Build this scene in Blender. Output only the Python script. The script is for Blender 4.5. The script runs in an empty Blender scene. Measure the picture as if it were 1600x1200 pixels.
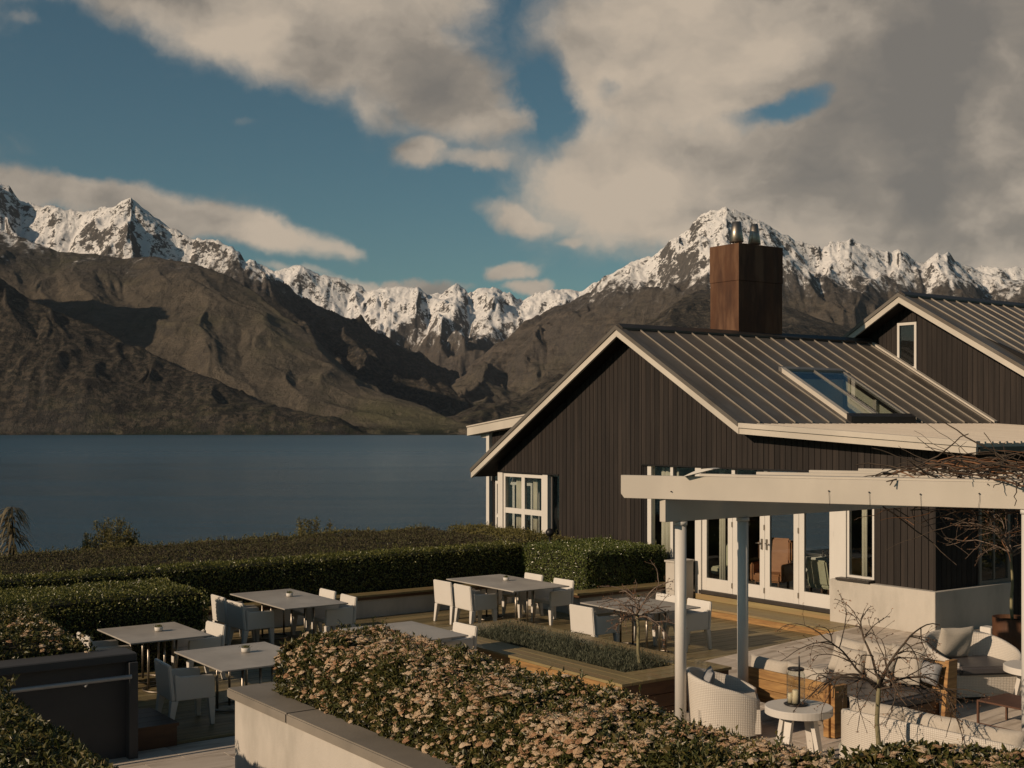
import bpy, bmesh, math, random
import numpy as np
from mathutils import Vector, Matrix

random.seed(7)
rng = np.random.default_rng(11)
R = math.radians
sc = bpy.context.scene
C = bpy.context.collection

# ------------------------------------------------------------------ camera
F = 1950.0                      # focal length in pixels of a 1600 px wide picture
HY = 660.0                      # horizon row
cam_data = bpy.data.cameras.new('camera')
cam_data.sensor_width = 36
cam_data.lens = 36 * F / 1600
cam_data.shift_y = (HY - 600) / 1600
cam_data.clip_start = 0.1
cam_data.clip_end = 60000
cam = bpy.data.objects.new('camera', cam_data)
C.objects.link(cam)
cam.location = (0, 0, 0)
cam.rotation_euler = (R(90), 0, 0)
sc.camera = cam

# ------------------------------------------------------------------ view
sc.view_settings.view_transform = 'Standard'
sc.view_settings.look = 'None'
sc.view_settings.exposure = 0.0
sc.view_settings.gamma = 1
sc.view_settings.use_curve_mapping = False
sc.render.engine = 'CYCLES'
sc.cycles.max_bounces = 7
sc.cycles.diffuse_bounces = 3
sc.cycles.glossy_bounces = 3
sc.cycles.transparent_max_bounces = 12
sc.cycles.caustics_reflective = False
sc.cycles.caustics_refractive = False
sc.cycles.sample_clamp_indirect = 4
sc.cycles.use_denoising = True

# ------------------------------------------------------------------ sun
SUN_EL = R(23)
SUN_H = Vector((0.835, 0.550, 0)).normalized()          # travel direction of the light on the ground
sun = bpy.data.lights.new('sun', 'SUN')
sun.energy = 4.1
sun.angle = R(0.55)
sun.color = (1.0, 0.765, 0.545)
sun_o = bpy.data.objects.new('sun', sun)
C.objects.link(sun_o)
travel = Vector((SUN_H.x * math.cos(SUN_EL), SUN_H.y * math.cos(SUN_EL), -math.sin(SUN_EL)))
sun_o.rotation_euler = travel.to_track_quat('-Z', 'Y').to_euler()
sun_o.location = (-30, -10, 40)

# ------------------------------------------------------------------ world: sky and clouds by direction
class NT:
    """small node-tree writer"""
    def __init__(s, tree):
        s.t = tree; s.n = tree.nodes; s.l = tree.links
    def new(s, kind, **kw):
        n = s.n.new(kind)
        for k, v in kw.items():
            setattr(n, k, v)
        return n
    def put(s, sock, v):
        if v is None: return
        if hasattr(v, 'is_output'): s.l.new(v, sock)
        else:
            if sock.type in ('VECTOR',) and isinstance(v, (int, float)): v = (v, v, v)
            sock.default_value = v
    def math(s, op, a, b=None, c=None, clamp=False):
        n = s.new('ShaderNodeMath', operation=op, use_clamp=clamp)
        s.put(n.inputs[0], a)
        if b is not None: s.put(n.inputs[1], b)
        if c is not None: s.put(n.inputs[2], c)
        return n.outputs[0]
    def vec(s, op, a, b=None):
        n = s.new('ShaderNodeVectorMath', operation=op)
        s.put(n.inputs[0], a)
        if b is not None: s.put(n.inputs[1], b)
        return n.outputs['Value'] if op in ('LENGTH', 'DOT_PRODUCT') else n.outputs[0]
    def noise(s, v, scale, detail=4, rough=0.5, dist=0.0, dims='3D', color=False):
        n = s.new('ShaderNodeTexNoise', noise_dimensions=dims)
        s.put(n.inputs['Vector'], v)
        n.inputs['Scale'].default_value = scale
        n.inputs['Detail'].default_value = detail
        n.inputs['Roughness'].default_value = rough
        n.inputs['Distortion'].default_value = dist
        return n.outputs['Color'] if color else n.outputs['Fac']
    def smooth(s, v, lo, hi, a=0.0, b=1.0, interp='SMOOTHSTEP'):
        n = s.new('ShaderNodeMapRange', interpolation_type=interp)
        s.put(n.inputs[0], v)
        s.put(n.inputs[1], lo); s.put(n.inputs[2], hi)
        s.put(n.inputs[3], a); s.put(n.inputs[4], b)
        return n.outputs[0]
    def mix(s, f, a, b, blend='MIX'):
        n = s.new('ShaderNodeMix', data_type='RGBA', blend_type=blend)
        s.put(n.inputs[0], f); 
        for i, v in ((6, a), (7, b)):
            if isinstance(v, tuple) and len(v) == 3: v = v + (1,)
            s.put(n.inputs[i], v)
        return n.outputs[2]
    def ramp(s, f, stops):
        n = s.new('ShaderNodeValToRGB')
        s.put(n.inputs[0], f)
        e = n.color_ramp.elements
        while len(e) < len(stops): e.new(0.5)
        for q, (p, c) in zip(e, stops):
            q.position = p; q.color = tuple(c) + (1,) if len(c) == 3 else c
        return n.outputs[0]

world = bpy.data.worlds.new('World')
sc.world = world
world.use_nodes = True
W = NT(world.node_tree)
W.n.clear()
out = W.new('ShaderNodeOutputWorld')
sky = W.new('ShaderNodeTexSky', sky_type='NISHITA')
sky.sun_disc = False
sky.sun_elevation = SUN_EL
sky.sun_rotation = math.atan2(-SUN_H.x, -SUN_H.y)
sky.altitude = 300
sky.air_density = 1.0
sky.dust_density = 0.3
sky.ozone_density = 2.5
gen = W.new('ShaderNodeTexCoord').outputs['Generated']
sep = W.new('ShaderNodeSeparateXYZ'); W.l.new(gen, sep.inputs[0])
az = W.math('ARCTAN2', sep.outputs[0], sep.outputs[1])
el = W.math('ARCSINE', sep.outputs[2])
comb = W.new('ShaderNodeCombineXYZ')
W.l.new(az, comb.inputs[0]); W.l.new(el, comb.inputs[1])
dirp = comb.outputs[0]
def px2ae(px, py):
    a = math.atan((px - 800) / F)
    return a, math.atan((HY - py) / F * math.cos(a))
warp = W.vec('SUBTRACT', W.noise(gen, 6.0, 6, 0.62, color=True), (0.5, 0.5, 0.5))
fine = W.vec('SUBTRACT', W.noise(gen, 22.0, 5, 0.6, color=True), (0.5, 0.5, 0.5))
wv = W.vec('ADD', W.vec('MULTIPLY', warp, (0.085, 0.055, 0)), W.vec('MULTIPLY', fine, (0.022, 0.016, 0)))
pos = W.vec('ADD', dirp, wv)
# cloud banks: centre x, y, half width, half height (photo pixels), tilt in degrees, weight
banks = [
    (250, -40, 230, 70, -8, 1.0), (430, 45, 210, 70, -14, 1.0), (600, 60, 160, 85, -20, 1.05), (690, 135, 150, 75, -28, 1.0),
    (590, 160, 70, 40, -30, .6), (775, 190, 60, 32, -15, .9), (60, -40, 120, 35, 0, .7), (640, -20, 120, 70, 0, .9),
    (662, 240, 46, 26, 0, .95), (745, 250, 75, 18, -4, .75), (808, 335, 70, 24, -10, .8), (885, 372, 34, 14, 0, .7),
    (1000, 90, 175, 130, 0, 1.1), (1000, 290, 200, 110, -8, 1.1), (905, 255, 100, 60, 20, .8), (1200, 60, 330, 150, 0, 1.25), (1450, 120, 330, 200, 0, 1.3),
    (1250, 300, 330, 130, 0, 1.25), (1560, 340, 260, 170, 0, 1.2), (1060, 350, 110, 45, 0, .9),
    (120, 305, 250, 26, -6, .95), (330, 348, 200, 30, -9, .95), (510, 380, 60, 16, -10, .7), (20, 290, 120, 24, -4, .9),
    (795, 424, 36, 17, 0, .95), (832, 452, 32, 14, 0, .95), (620, 442, 120, 13, -3, .9), (700, 450, 60, 10, 0, .6), (455, 425, 70, 12, -3, .5),
    (45, 35, 34, 12, 0, .30), (385, 180, 46, 12, 0, .30), (1050, 345, 120, 60, 0, 1.0),
]
holes = [(1256, 160, 56, 24, 8, .85), (955, 140, 34, 22, 0, .38), (838, 160, 45, 62, 0, .55), (1180, 185, 40, 16, 0, .35)]
def bump_of(b):
    a, e = px2ae(b[0], b[1])
    m = W.new('ShaderNodeMapping', vector_type='TEXTURE')
    W.l.new(pos, m.inputs[0])
    m.inputs['Location'].default_value = (a, e, 0)
    m.inputs['Rotation'].default_value = (0, 0, R(b[4]))
    m.inputs['Scale'].default_value = (b[2] / F * 1.12, b[3] / F * 1.15, 1)
    d = W.vec('LENGTH', m.outputs[0])
    g = W.math('MULTIPLY', W.smooth(d, 1.5, 0.15), b[5])
    return g
field = None
for b in banks:
    g = bump_of(b)
    field = g if field is None else W.math('SMOOTH_MAX', field, g, 0.18)
for b in holes:
    g = bump_of(b)
    field = W.math('SUBTRACT', field, g)
# the same kind of broken cloud goes on outside the picture
inside = W.smooth(W.math('ABSOLUTE', az), 0.42, 0.62, 0.0, 1.0)
inside = W.math('MAXIMUM', inside, W.smooth(el, 0.34, 0.5, 0.0, 1.0))
wide = W.smooth(W.noise(gen, 2.6, 7, 0.58), 0.50, 0.72, 0.0, 0.90)
up = W.smooth(el, -0.02, 0.03, 0, 1)
wide = W.math('MULTIPLY', wide, up)
mixf = W.new('ShaderNodeMix', data_type='FLOAT')
W.put(mixf.inputs[0], inside); W.put(mixf.inputs[2], field); W.put(mixf.inputs[3], wide)
field = mixf.outputs[0]
detail = W.math('MULTIPLY', W.math('SUBTRACT', W.noise(pos, 11.0, 9, 0.63), 0.5), 1.0)
dens = W.math('ADD', field, detail)
alpha = W.smooth(dens, 0.18, 0.80)
alpha = W.math('MULTIPLY', alpha, 0.96)
# lit and shaded parts of the cloud
relief = W.noise(W.vec('ADD', W.vec('MULTIPLY', pos, (1.0, 1.5, 1.0)), (0.25, 0.4, 0)), 4.6, 6, 0.52)
relief2 = W.noise(W.vec('ADD', W.vec('MULTIPLY', pos, (1.0, 1.5, 1.0)), (0.285, 0.36, 0)), 4.6, 6, 0.52)
slope = W.math('MULTIPLY', W.math('SUBTRACT', relief, relief2), 2.4)
thick = W.smooth(dens, 0.7, 1.6, 0.0, 0.16)
east = W.math('MULTIPLY', W.smooth(az, 0.14, 0.50, 0.0, 0.34), W.smooth(el, 0.08, 0.34, 0.25, 1.0))
shade = W.math('ADD', W.math('ADD', W.math('MULTIPLY', W.smooth(relief, 0.28, 0.72), 0.70), slope), 0.33)
shade = W.math('SUBTRACT', shade, W.math('ADD', thick, W.math('MULTIPLY', east, 1.0)))
cloud = W.ramp(shade, [(0.0, (0.195, 0.176, 0.154)), (0.3, (0.270, 0.235, 0.195)), (0.62, (0.420, 0.355, 0.285)), (1.0, (0.56, 0.46, 0.355))])
SKY_K = 0.05
nish = W.vec('MULTIPLY', sky.outputs[0], (SKY_K * 0.72, SKY_K * 0.94, SKY_K * 0.81))
cloud_d = W.vec('MULTIPLY', cloud, (0.98, 0.98, 0.98))
final = W.mix(alpha, nish, cloud_d)
bg = W.new('ShaderNodeBackground')
W.l.new(final, bg.inputs[0]); bg.inputs[1].default_value = 1.0
W.l.new(bg.outputs[0], out.inputs[0])
world.cycles.sampling_method = 'MANUAL'
world.cycles.sample_map_resolution = 512

# ------------------------------------------------------------------ helpers
P0 = Vector((3.83, 25.07, 0))            # left foot of the glazed doors; origin of the house frame
UX = Vector((0.5832, -0.8123, 0)).normalized()
VX = Vector((-UX.y, UX.x, 0))
HOUSE_ROT = math.atan2(UX.y, UX.x)
def W3(u, v, z=0.0):
    p = P0 + UX * u + VX * v
    return Vector((p.x, p.y, z))
def loc2(p):
    d = Vector((p[0], p[1], 0)) - P0
    return d.dot(UX), d.dot(VX)
def on_z(px, py, z):
    d = z * F / (HY - py)
    return Vector(((px - 800) / F * d, d, z))
def on_v(px, py, v):
    rx = (px - 800) / F
    d = (v + P0.dot(VX)) / (rx * VX.x + VX.y)
    p = Vector((rx * d, d, (HY - py) / F * d))
    return loc2(p)[0], p.z
def on_u(px, py, u):
    rx = (px - 800) / F
    d = (u + P0.dot(UX)) / (rx * UX.x + UX.y)
    p = Vector((rx * d, d, (HY - py) / F * d))
    return loc2(p)[1], p.z
def at(px, py, d):
    return Vector(((px - 800) / F * d, d, (HY - py) / F * d))

MATS = {}
def principled(name):
    m = bpy.data.materials.new(name); m.use_nodes = True
    t = NT(m.node_tree)
    b = m.node_tree.nodes['Principled BSDF']
    MATS[name] = m
    return m, t, b
def material(name, base, alt=None, rough=0.6, scale=3.0, stretch=(1, 1, 1), metal=0.0, bump=0.0, bscale=None,
             rand=0.0, detail=5, spec=0.4, coords='Object', third=None, tscale=0.6, island=0.0, rough_var=0.0, coat=0.0):
    m, t, b = principled(name)
    tc = t.new('ShaderNodeTexCoord').outputs[coords]
    v = t.vec('MULTIPLY', tc, stretch)
    oi = t.new('ShaderNodeObjectInfo')
    if rand:
        v = t.vec('ADD', v, t.vec('MULTIPLY', W_combine(t, oi.outputs['Random']), (37.0, 19.0, 11.0)))
    n = t.noise(v, scale, detail, 0.6)
    col = t.mix(t.smooth(n, 0.3, 0.7), base, alt or base)
    if third:
        n3 = t.noise(v, tscale, 4, 0.6)
        col = t.mix(t.smooth(n3, 0.45, 0.68), col, third)
    if rand:
        k = t.smooth(oi.outputs['Random'], 0, 1, 1 - rand, 1 + rand, 'LINEAR')
        col = t.vec('MULTIPLY', col, W_combine(t, k))
    if island:
        g = t.new('ShaderNodeNewGeometry')
        k = t.smooth(g.outputs['Random Per Island'], 0, 1, 1 - island, 1 + island, 'LINEAR')
        col = t.vec('MULTIPLY', col, W_combine(t, k))
    t.put(b.inputs['Base Color'], col)
    b.inputs['Roughness'].default_value = rough
    if rough_var:
        t.put(b.inputs['Roughness'], t.smooth(n, 0.3, 0.7, rough - rough_var, rough + rough_var))
    b.inputs['Metallic'].default_value = metal
    b.inputs['Specular IOR Level'].default_value = spec
    b.inputs['Coat Weight'].default_value = coat
    if bump:
        bn = t.new('ShaderNodeBump'); bn.inputs['Strength'].default_value = bump; bn.inputs['Distance'].default_value = 0.01
        t.put(bn.inputs['Height'], t.noise(v, bscale or scale * 4, 4, 0.6))
        t.l.new(bn.outputs[0], b.inputs['Normal'])
    return m
def W_combine(t, s):
    c = t.new('ShaderNodeCombineXYZ')
    for i in range(3): t.l.new(s, c.inputs[i])
    return c.outputs[0]

def tag(o, label=None, cat=None, group=None, kind=None):
    if label: o['label'] = label
    if cat: o['category'] = cat
    if group: o['group'] = group
    if kind: o['kind'] = kind
    return o
def empty(name, loc=(0, 0, 0), rz=0.0):
    o = bpy.data.objects.new(name, None); C.objects.link(o)
    o.empty_display_size = 0.2
    o.location = loc; o.rotation_euler = (0, 0, rz)
    return o
def mesh_obj(name, mesh, parent=None):
    o = bpy.data.objects.new(name, mesh); C.objects.link(o)
    if parent: o.parent = parent
    return o
def copy_tree(o, parent=None):
    c = o.copy(); C.objects.link(c); c.parent = parent
    for ch in list(o.children): copy_tree(ch, c)
    return c
def np_mesh(name, verts, faces, mats=None, smooth=False, mat_idx=None):
    """verts (n,3), faces (m,k) all of one size"""
    verts = np.asarray(verts, dtype=np.float32); faces = np.asarray(faces, dtype=np.int32)
    me = bpy.data.meshes.new(name)
    m, k = faces.shape
    me.vertices.add(len(verts)); me.vertices.foreach_set('co', verts.ravel())
    me.loops.add(m * k); me.loops.foreach_set('vertex_index', faces.ravel())
    me.polygons.add(m)
    me.polygons.foreach_set('loop_start', np.arange(0, m * k, k, dtype=np.int32))
    if mat_idx is not None: me.polygons.foreach_set('material_index', np.asarray(mat_idx, dtype=np.int32))
    me.polygons.foreach_set('use_smooth', np.full(m, smooth))
    me.update(calc_edges=True)
    for q in (mats or []): me.materials.append(q)
    return me

class MB:
    """collects boxes, prisms, tubes and turned shapes into ONE mesh"""
    def __init__(s): s.v = []; s.f = []; s.sm = []
    def add(s, verts, faces, smooth=False):
        o = len(s.v); s.v += [tuple(q) for q in verts]
        s.f += [tuple(i + o for i in fa) for fa in faces]; s.sm += [smooth] * len(faces)
        return s
    def box(s, x0, x1, y0, y1, z0, z1):
        v = [(x0, y0, z0), (x1, y0, z0), (x1, y1, z0), (x0, y1, z0), (x0, y0, z1), (x1, y0, z1), (x1, y1, z1), (x0, y1, z1)]
        return s.add(v, [(0, 3, 2, 1), (4, 5, 6, 7), (0, 1, 5, 4), (1, 2, 6, 5), (2, 3, 7, 6), (3, 0, 4, 7)])
    def hexa(s, bot, top):
        """eight corners: bottom four then top four, counter-clockwise from above"""
        return s.add(list(bot) + list(top), [(0, 3, 2, 1), (4, 5, 6, 7), (0, 1, 5, 4), (1, 2, 6, 5), (2, 3, 7, 6), (3, 0, 4, 7)])
    def prism(s, poly, a, b, axis=1):
        """poly of 2-D points extruded along an axis (1: points are x,z along y; 2: x,y along z; 0: y,z along x)"""
        n = len(poly)
        def pt(p, t):
            return (p[0], t, p[1]) if axis == 1 else ((p[0], p[1], t) if axis == 2 else (t, p[0], p[1]))
        v = [pt(p, a) for p in poly] + [pt(p, b) for p in poly]
        f = [tuple(range(n)), tuple(range(2 * n - 1, n - 1, -1))] + [(i, i + n, (i + 1) % n + n, (i + 1) % n) for i in range(n)]
        return s.add(v, f)
    def tube(s, pts, rad, seg=8, cap=True, smooth=True):
        pts = [Vector(p) for p in pts]; n = len(pts)
        rads = rad if isinstance(rad, (list, tuple)) else [rad] * n
        v = []; up = None
        for i, p in enumerate(pts):
            d = (pts[min(i + 1, n - 1)] - pts[max(i - 1, 0)])
            if d.length < 1e-9: d = Vector((0, 0, 1))
            d.normalize()
            if up is None:
                up = Vector((0, 0, 1)) if abs(d.z) < 0.9 else Vector((1, 0, 0))
            a = d.cross(up)
            if a.length < 1e-6: a = d.orthogonal()
            a.normalize(); b = d.cross(a).normalized(); up = -b if False else up
            for k in range(seg):
                t = 2 * math.pi * k / seg
                v.append(p + (a * math.cos(t) + b * math.sin(t)) * rads[i])
        f = []
        for i in range(n - 1):
            for k in range(seg):
                k2 = (k + 1) % seg
                f.append((i * seg + k, i * seg + k2, (i + 1) * seg + k2, (i + 1) * seg + k))
        s.add(v, f, smooth)
        if cap:
            o = len(s.v) - n * seg
            s.f.append(tuple(o + k for k in range(seg - 1, -1, -1))); s.sm.append(False)
            s.f.append(tuple(o + (n - 1) * seg + k for k in range(seg))); s.sm.append(False)
        return s
    def lathe(s, prof, seg=24, cx=0, cy=0, smooth=True):
        """profile of (radius, z) turned round the z axis"""
        v = []; n = len(prof)
        for r, z in prof:
            for k in range(seg):
                t = 2 * math.pi * k / seg
                v.append((cx + r * math.cos(t), cy + r * math.sin(t), z))
        f = [(i * seg + k, i * seg + (k + 1) % seg, (i + 1) * seg + (k + 1) % seg, (i + 1) * seg + k) for i in range(n - 1) for k in range(seg)]
        o = len(s.v)
        s.add(v, f, smooth)
        if prof[0][0] > 1e-4: s.f.append(tuple(o + k for k in range(seg - 1, -1, -1))); s.sm.append(False)
        if prof[-1][0] > 1e-4: s.f.append(tuple(o + (n - 1) * seg + k for k in range(seg))); s.sm.append(False)
        return s
    def build(s, name, mat=None, parent=None, bevel=0.0, mats=None, subd=0, segs=1):
        me = bpy.data.meshes.new(name)
        me.from_pydata(s.v, [], s.f)
        for p, q in zip(me.polygons, s.sm): p.use_smooth = q
        me.update()
        if bevel or subd:
            bm = bmesh.new(); bm.from_mesh(me)
            bmesh.ops.recalc_face_normals(bm, faces=bm.faces)
            if bevel:
                ed = [e for e in bm.edges if len(e.link_faces) == 2 and e.calc_face_angle(0) > 0.5]
                bmesh.ops.bevel(bm, geom=ed, offset=bevel, segments=segs, affect='EDGES', clamp_overlap=True)
            if subd:
                bmesh.ops.subdivide_edges(bm, edges=bm.edges[:], cuts=subd, use_grid_fill=True)
            bm.to_mesh(me); bm.free()
        for m in (mats or [mat]):
            if m: me.materials.append(m)
        return mesh_obj(name, me, parent)
# ------------------------------------------------------------------ terrain noise
_perm = np.random.default_rng(5).permutation(4096)
_gr = np.random.default_rng(6).uniform(0, 2 * np.pi, 4096)
_gx, _gy = np.cos(_gr), np.sin(_gr)
def perlin(x, y, seed=0):
    xi = np.floor(x).astype(np.int64); yi = np.floor(y).astype(np.int64)
    xf = x - xi; yf = y - yi
    def g(ix, iy, dx, dy):
        h = _perm[(_perm[(ix + seed * 131) & 4095] + iy) & 4095]
        return _gx[h] * dx + _gy[h] * dy
    u = xf * xf * xf * (xf * (xf * 6 - 15) + 10); v = yf * yf * yf * (yf * (yf * 6 - 15) + 10)
    a = g(xi, yi, xf, yf); b = g(xi + 1, yi, xf - 1, yf)
    c = g(xi, yi + 1, xf, yf - 1); d = g(xi + 1, yi + 1, xf - 1, yf - 1)
    return ((a + u * (b - a)) * (1 - v) + (c + u * (d - c)) * v) * 1.5
def fbm(x, y, octv=6, gain=0.5, lac=2.03, seed=0):
    t = np.zeros_like(x); a = 1.0; s = 0
    for i in range(octv):
        t += a * perlin(x, y, seed + i); s += a; a *= gain; x = x * lac + 13.7; y = y * lac - 7.3
    return t / s
def ridged(x, y, octv=7, gain=0.52, lac=2.07, seed=0):
    t = np.zeros_like(x); a = 1.0; s = 0; w = np.ones_like(x)
    for i in range(octv):
        n = (1 - np.abs(perlin(x, y, seed + i))); n = n * n * w
        t += a * n; s += a; w = np.clip(n * 1.6, 0, 1); a *= gain; x = x * lac + 3.1; y = y * lac + 9.2
    return t / s * 2 - 1

# ------------------------------------------------------------------ mountains
LAKE = -40.0
nT, nY = 1380, 470
tx = np.linspace(-0.74, 0.54, nT)
k = np.linspace(0, 1, nY)
Yd = 3900 * (12600 / 3900) ** (k ** 1.08)
TX, YY = np.meshgrid(tx, Yd)
XX = TX * YY
PX = 800 + F * TX
def prof(pts):
    a = np.array(pts, dtype=float)
    return a[:, 0], a[:, 1]
def layer(sil, yc, yb, amp, ampscale, stretch, seed, power=1.0, jag=6.0, shear=0.0, crest_keep=0.13, back=0.55):
    sx, sy = prof(sil)
    ry = np.interp(tx, (sx - 800) / F, sy)
    cx, cyv = prof(yc); yc_ = np.interp(tx, (cx - 800) / F, cyv)
    bx, byv = prof(yb); yb_ = np.interp(tx, (bx - 800) / F, byv)
    hc = (HY - ry) / F * yc_ - LAKE
    hc = np.maximum(hc, 2)[None, :]; yc_ = yc_[None, :]; yb_ = yb_[None, :]
    s = (YY - yb_) / (yc_ - yb_)
    f = np.where(s < 1, np.clip(s, 0, 1) ** power, 1 - (s - 1) * (yc_ - yb_) * back / hc)
    z = hc * f
    xs = XX + shear * YY
    wx = fbm(XX / 1500, YY / 1500, 4, seed=seed + 40) * 500; wy = fbm(XX / 1500, YY / 1500, 4, seed=seed + 50) * 500
    n = ridged((xs + wx) / ampscale, (YY + wy) / (ampscale * stretch), 3, seed=seed)
    env = np.clip(s, 0, 1); env = (np.clip(4 * env * (1 - env), 0, 1) ** 0.6 + crest_keep * .5) * np.clip(s * 6, 0, 1)
    env = np.where(s > 1, crest_keep * .5, env)
    return z + env * amp * (n + 0.12), s
def erosion(x, y, dx, dy, seed):
    """gullies that run down the slope: waves across (dx, dy), blended from jittered cells"""
    ix = np.floor(x).astype(np.int64); iy = np.floor(y).astype(np.int64)
    fx = (x - ix); fy = (y - iy)
    wt = np.zeros_like(x); va = np.zeros_like(x); gx = np.zeros_like(x); gy = np.zeros_like(x)
    for i in range(-2, 2):
        for j in range(-2, 2):
            h = _perm[(_perm[(ix - i + seed * 57) & 4095] + iy - j) & 4095]
            px_ = fx + i - (h / 4096.0) * 0.5; py_ = fy + j - ((h * 37 & 4095) / 4096.0) * 0.5
            w_ = np.exp(-2 * (px_ * px_ + py_ * py_))
            m_ = (px_ * dx + py_ * dy) * 2 * np.pi
            sn = -np.sin(m_) * w_
            wt += w_; va += np.cos(m_) * w_; gx += sn * dx; gy += sn * dy
    return va / wt, gx / wt, gy / wt
L1 = layer([(-700, 330), (-420, 235), (-200, 262), (-110, 315), (-50, 385), (0, 432), (60, 474), (120, 500), (187, 532), (260, 566), (337, 597), (412, 630), (500, 655), (580, 668), (660, 672), (720, 676), (2000, 700)],
           [(-700, 4700), (-200, 4700), (0, 4700), (187, 4560), (337, 4380), (500, 4180), (700, 4060), (2000, 4060)],
           [(-400, 3990), (240, 4010), (500, 3990), (700, 4000), (2000, 4000)], 38, 420, 2.2, 1, 0.8, 9, 0.3)
L2 = layer([(-460, 180), (-380, 200), (-300, 235), (-150, 310), (0, 362), (40, 372), (95, 393), (150, 397), (190, 404), (240, 401), (300, 413), (350, 426), (400, 455), (456, 500), (512, 550), (561, 594), (625, 625), (677, 648), (737, 672), (800, 690), (2000, 700)],
           [(-400, 6100), (0, 6100), (240, 6000), (400, 5700), (512, 5150), (625, 4650), (737, 4150), (2000, 4150)],
           [(-400, 4200), (0, 4350), (300, 4250), (737, 3990), (2000, 4000)], 36, 560, 2.6, 2, 0.9, 5, 0.55)
L3 = layer([(-400, 330), (-200, 290), (-100, 262), (0, 283), (15, 293), (30, 310), (60, 318), (100, 327), (130, 334), (160, 330), (185, 326), (205, 315), (225, 329), (260, 347), (300, 370), (340, 378), (362, 386), (375, 394), (385, 408), (410, 425), (434, 440), (475, 466), (524, 489), (561, 504), (591, 525), (625, 545), (677, 568), (711, 596), (745, 640), (780, 668), (2000, 700)],
           [(-400, 8000), (0, 8000), (205, 7700), (400, 7500), (560, 8400), (711, 9700), (2000, 9700)],
           [(-400, 6100), (300, 6050), (560, 5900), (711, 6100), (2000, 6200)], 150, 900, 2.2, 3, 1.0, 20, 0.2)
L4 = layer([(-400, 400), (200, 420), (380, 412), (400, 408), (415, 415), (430, 427), (440, 425), (455, 419), (470, 417), (487, 424), (500, 429), (520, 431), (540, 438), (558, 446), (570, 455), (610, 453), (640, 455), (655, 451), (668, 460), (690, 459), (712, 446), (725, 449), (732, 459), (745, 454), (775, 452), (785, 458), (800, 462), (812, 470), (830, 463), (850, 459), (880, 452), (900, 454), (920, 448), (945, 440), (1000, 430), (1200, 420), (2000, 420)],
           [(-400, 11600), (500, 11300), (2000, 11600)],
           [(-400, 8700), (2000, 8700)], 190, 900, 2.0, 4, 1.35, 26, 0.1, crest_keep=0.10)
L5 = layer([(-400, 720), (560, 690), (640, 655), (662, 634), (690, 610), (726, 582), (775, 543), (842, 500), (925, 459), (945, 437), (958, 430), (980, 415), (1000, 405), (1020, 396), (1040, 386), (1058, 376), (1068, 366), (1080, 352), (1090, 338), (1105, 327), (1120, 325), (1133, 320), (1142, 328), (1155, 330), (1168, 334), (1182, 341), (1205, 350), (1225, 364), (1246, 376), (1262, 379), (1280, 385), (1298, 376), (1313, 377), (1330, 372), (1350, 380), (1370, 386), (1388, 396), (1405, 390), (1418, 397), (1430, 408), (1443, 413), (1455, 403), (1466, 396), (1480, 398), (1492, 409), (1515, 420), (1535, 429), (1560, 434), (1600, 441), (1750, 470), (2000, 480)],
           [(-400, 9000), (700, 8800), (960, 8600), (1133, 8300), (1600, 8800), (2000, 8800)],
           [(-400, 6400), (1200, 6200), (2000, 6300)], 150, 900, 2.2, 6, 1.12, 22, -0.2)
L6 = layer([(-400, 720), (640, 690), (690, 660), (760, 640), (840, 606), (900, 573), (950, 545), (980, 526), (1011, 507), (1050, 478), (1085, 458), (1108, 452), (1160, 462), (1230, 478), (1290, 500), (1350, 520), (1450, 540), (2000, 560)],
           [(-400, 5200), (690, 5000), (950, 6300), (1108, 6900), (2000, 6900)],
           [(-400, 4100), (690, 4300), (1000, 4300), (2000, 4200)], 52, 560, 2.4, 8, 0.95, 7, -0.5)
plain = (YY - 4010) * 0.022 + fbm(XX / 300, YY / 300, 4, seed=77) * 5
plain = np.where(PX < 560, plain - 14, plain)
def grads(Z_):
    gt = np.gradient(Z_, tx, axis=1) / YY
    return gt, np.gradient(Z_, Yd, axis=0) - gt * TX
def blur(A_, r):
    for _ in range(r):
        A_ = (A_ + np.roll(A_, 1, 0) + np.roll(A_, -1, 0) + np.roll(A_, 1, 1) + np.roll(A_, -1, 1)) / 5
    return A_
stack = np.stack([L1[0], L2[0], L3[0], L4[0], L5[0], L6[0], plain])
Z = stack.max(axis=0); which = stack.argmax(axis=0)
strength = np.array([0.34, 0.22, 0.60, 0.72, 0.58, 0.36, 0.05])[which]
strength = blur(strength, 8)
zs_ = blur(Z, 3)
gx_, gy_ = grads(zs_)
gx_ = blur(gx_, 3); gy_ = blur(gy_, 3)
slope_ = np.hypot(gx_, gy_)
fade = np.clip(slope_ * 2.2, 0, 1) * np.clip((Z + 5) / 120, 0.0, 1)
hx, hy = np.zeros_like(Z), np.zeros_like(Z)
ero = np.zeros_like(Z); fine_e = np.zeros_like(Z)
cell, a_ = 480.0, 40.0
for o_ in range(5):
    # the contour direction of the slope so far
    tgx, tgy = gx_ + hx * 0.9, gy_ + hy * 0.9
    l_ = np.maximum(np.hypot(tgx, tgy), 1e-3); k_ = np.minimum(l_ * 2.2, 1.0) / l_
    wxx = fbm(XX / (cell * 2.4), YY / (cell * 2.4), 3, seed=60 + o_) * .5
    v_, ex, ey = erosion(XX / cell + wxx, YY / cell - wxx, -tgy * k_, tgx * k_, 3 + o_)
    ero += a_ * v_; hx += a_ / cell * ex * 2; hy += a_ / cell * ey * 2
    if o_ >= 1: fine_e += v_ * 0.5 ** (o_ - 1)
    cell *= 0.5; a_ *= 0.56
ero_n = ero / 100.0
Z = Z + ero * strength * fade
n2 = fbm(XX / 130, YY / 150, 5, 0.6, seed=19)
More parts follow.
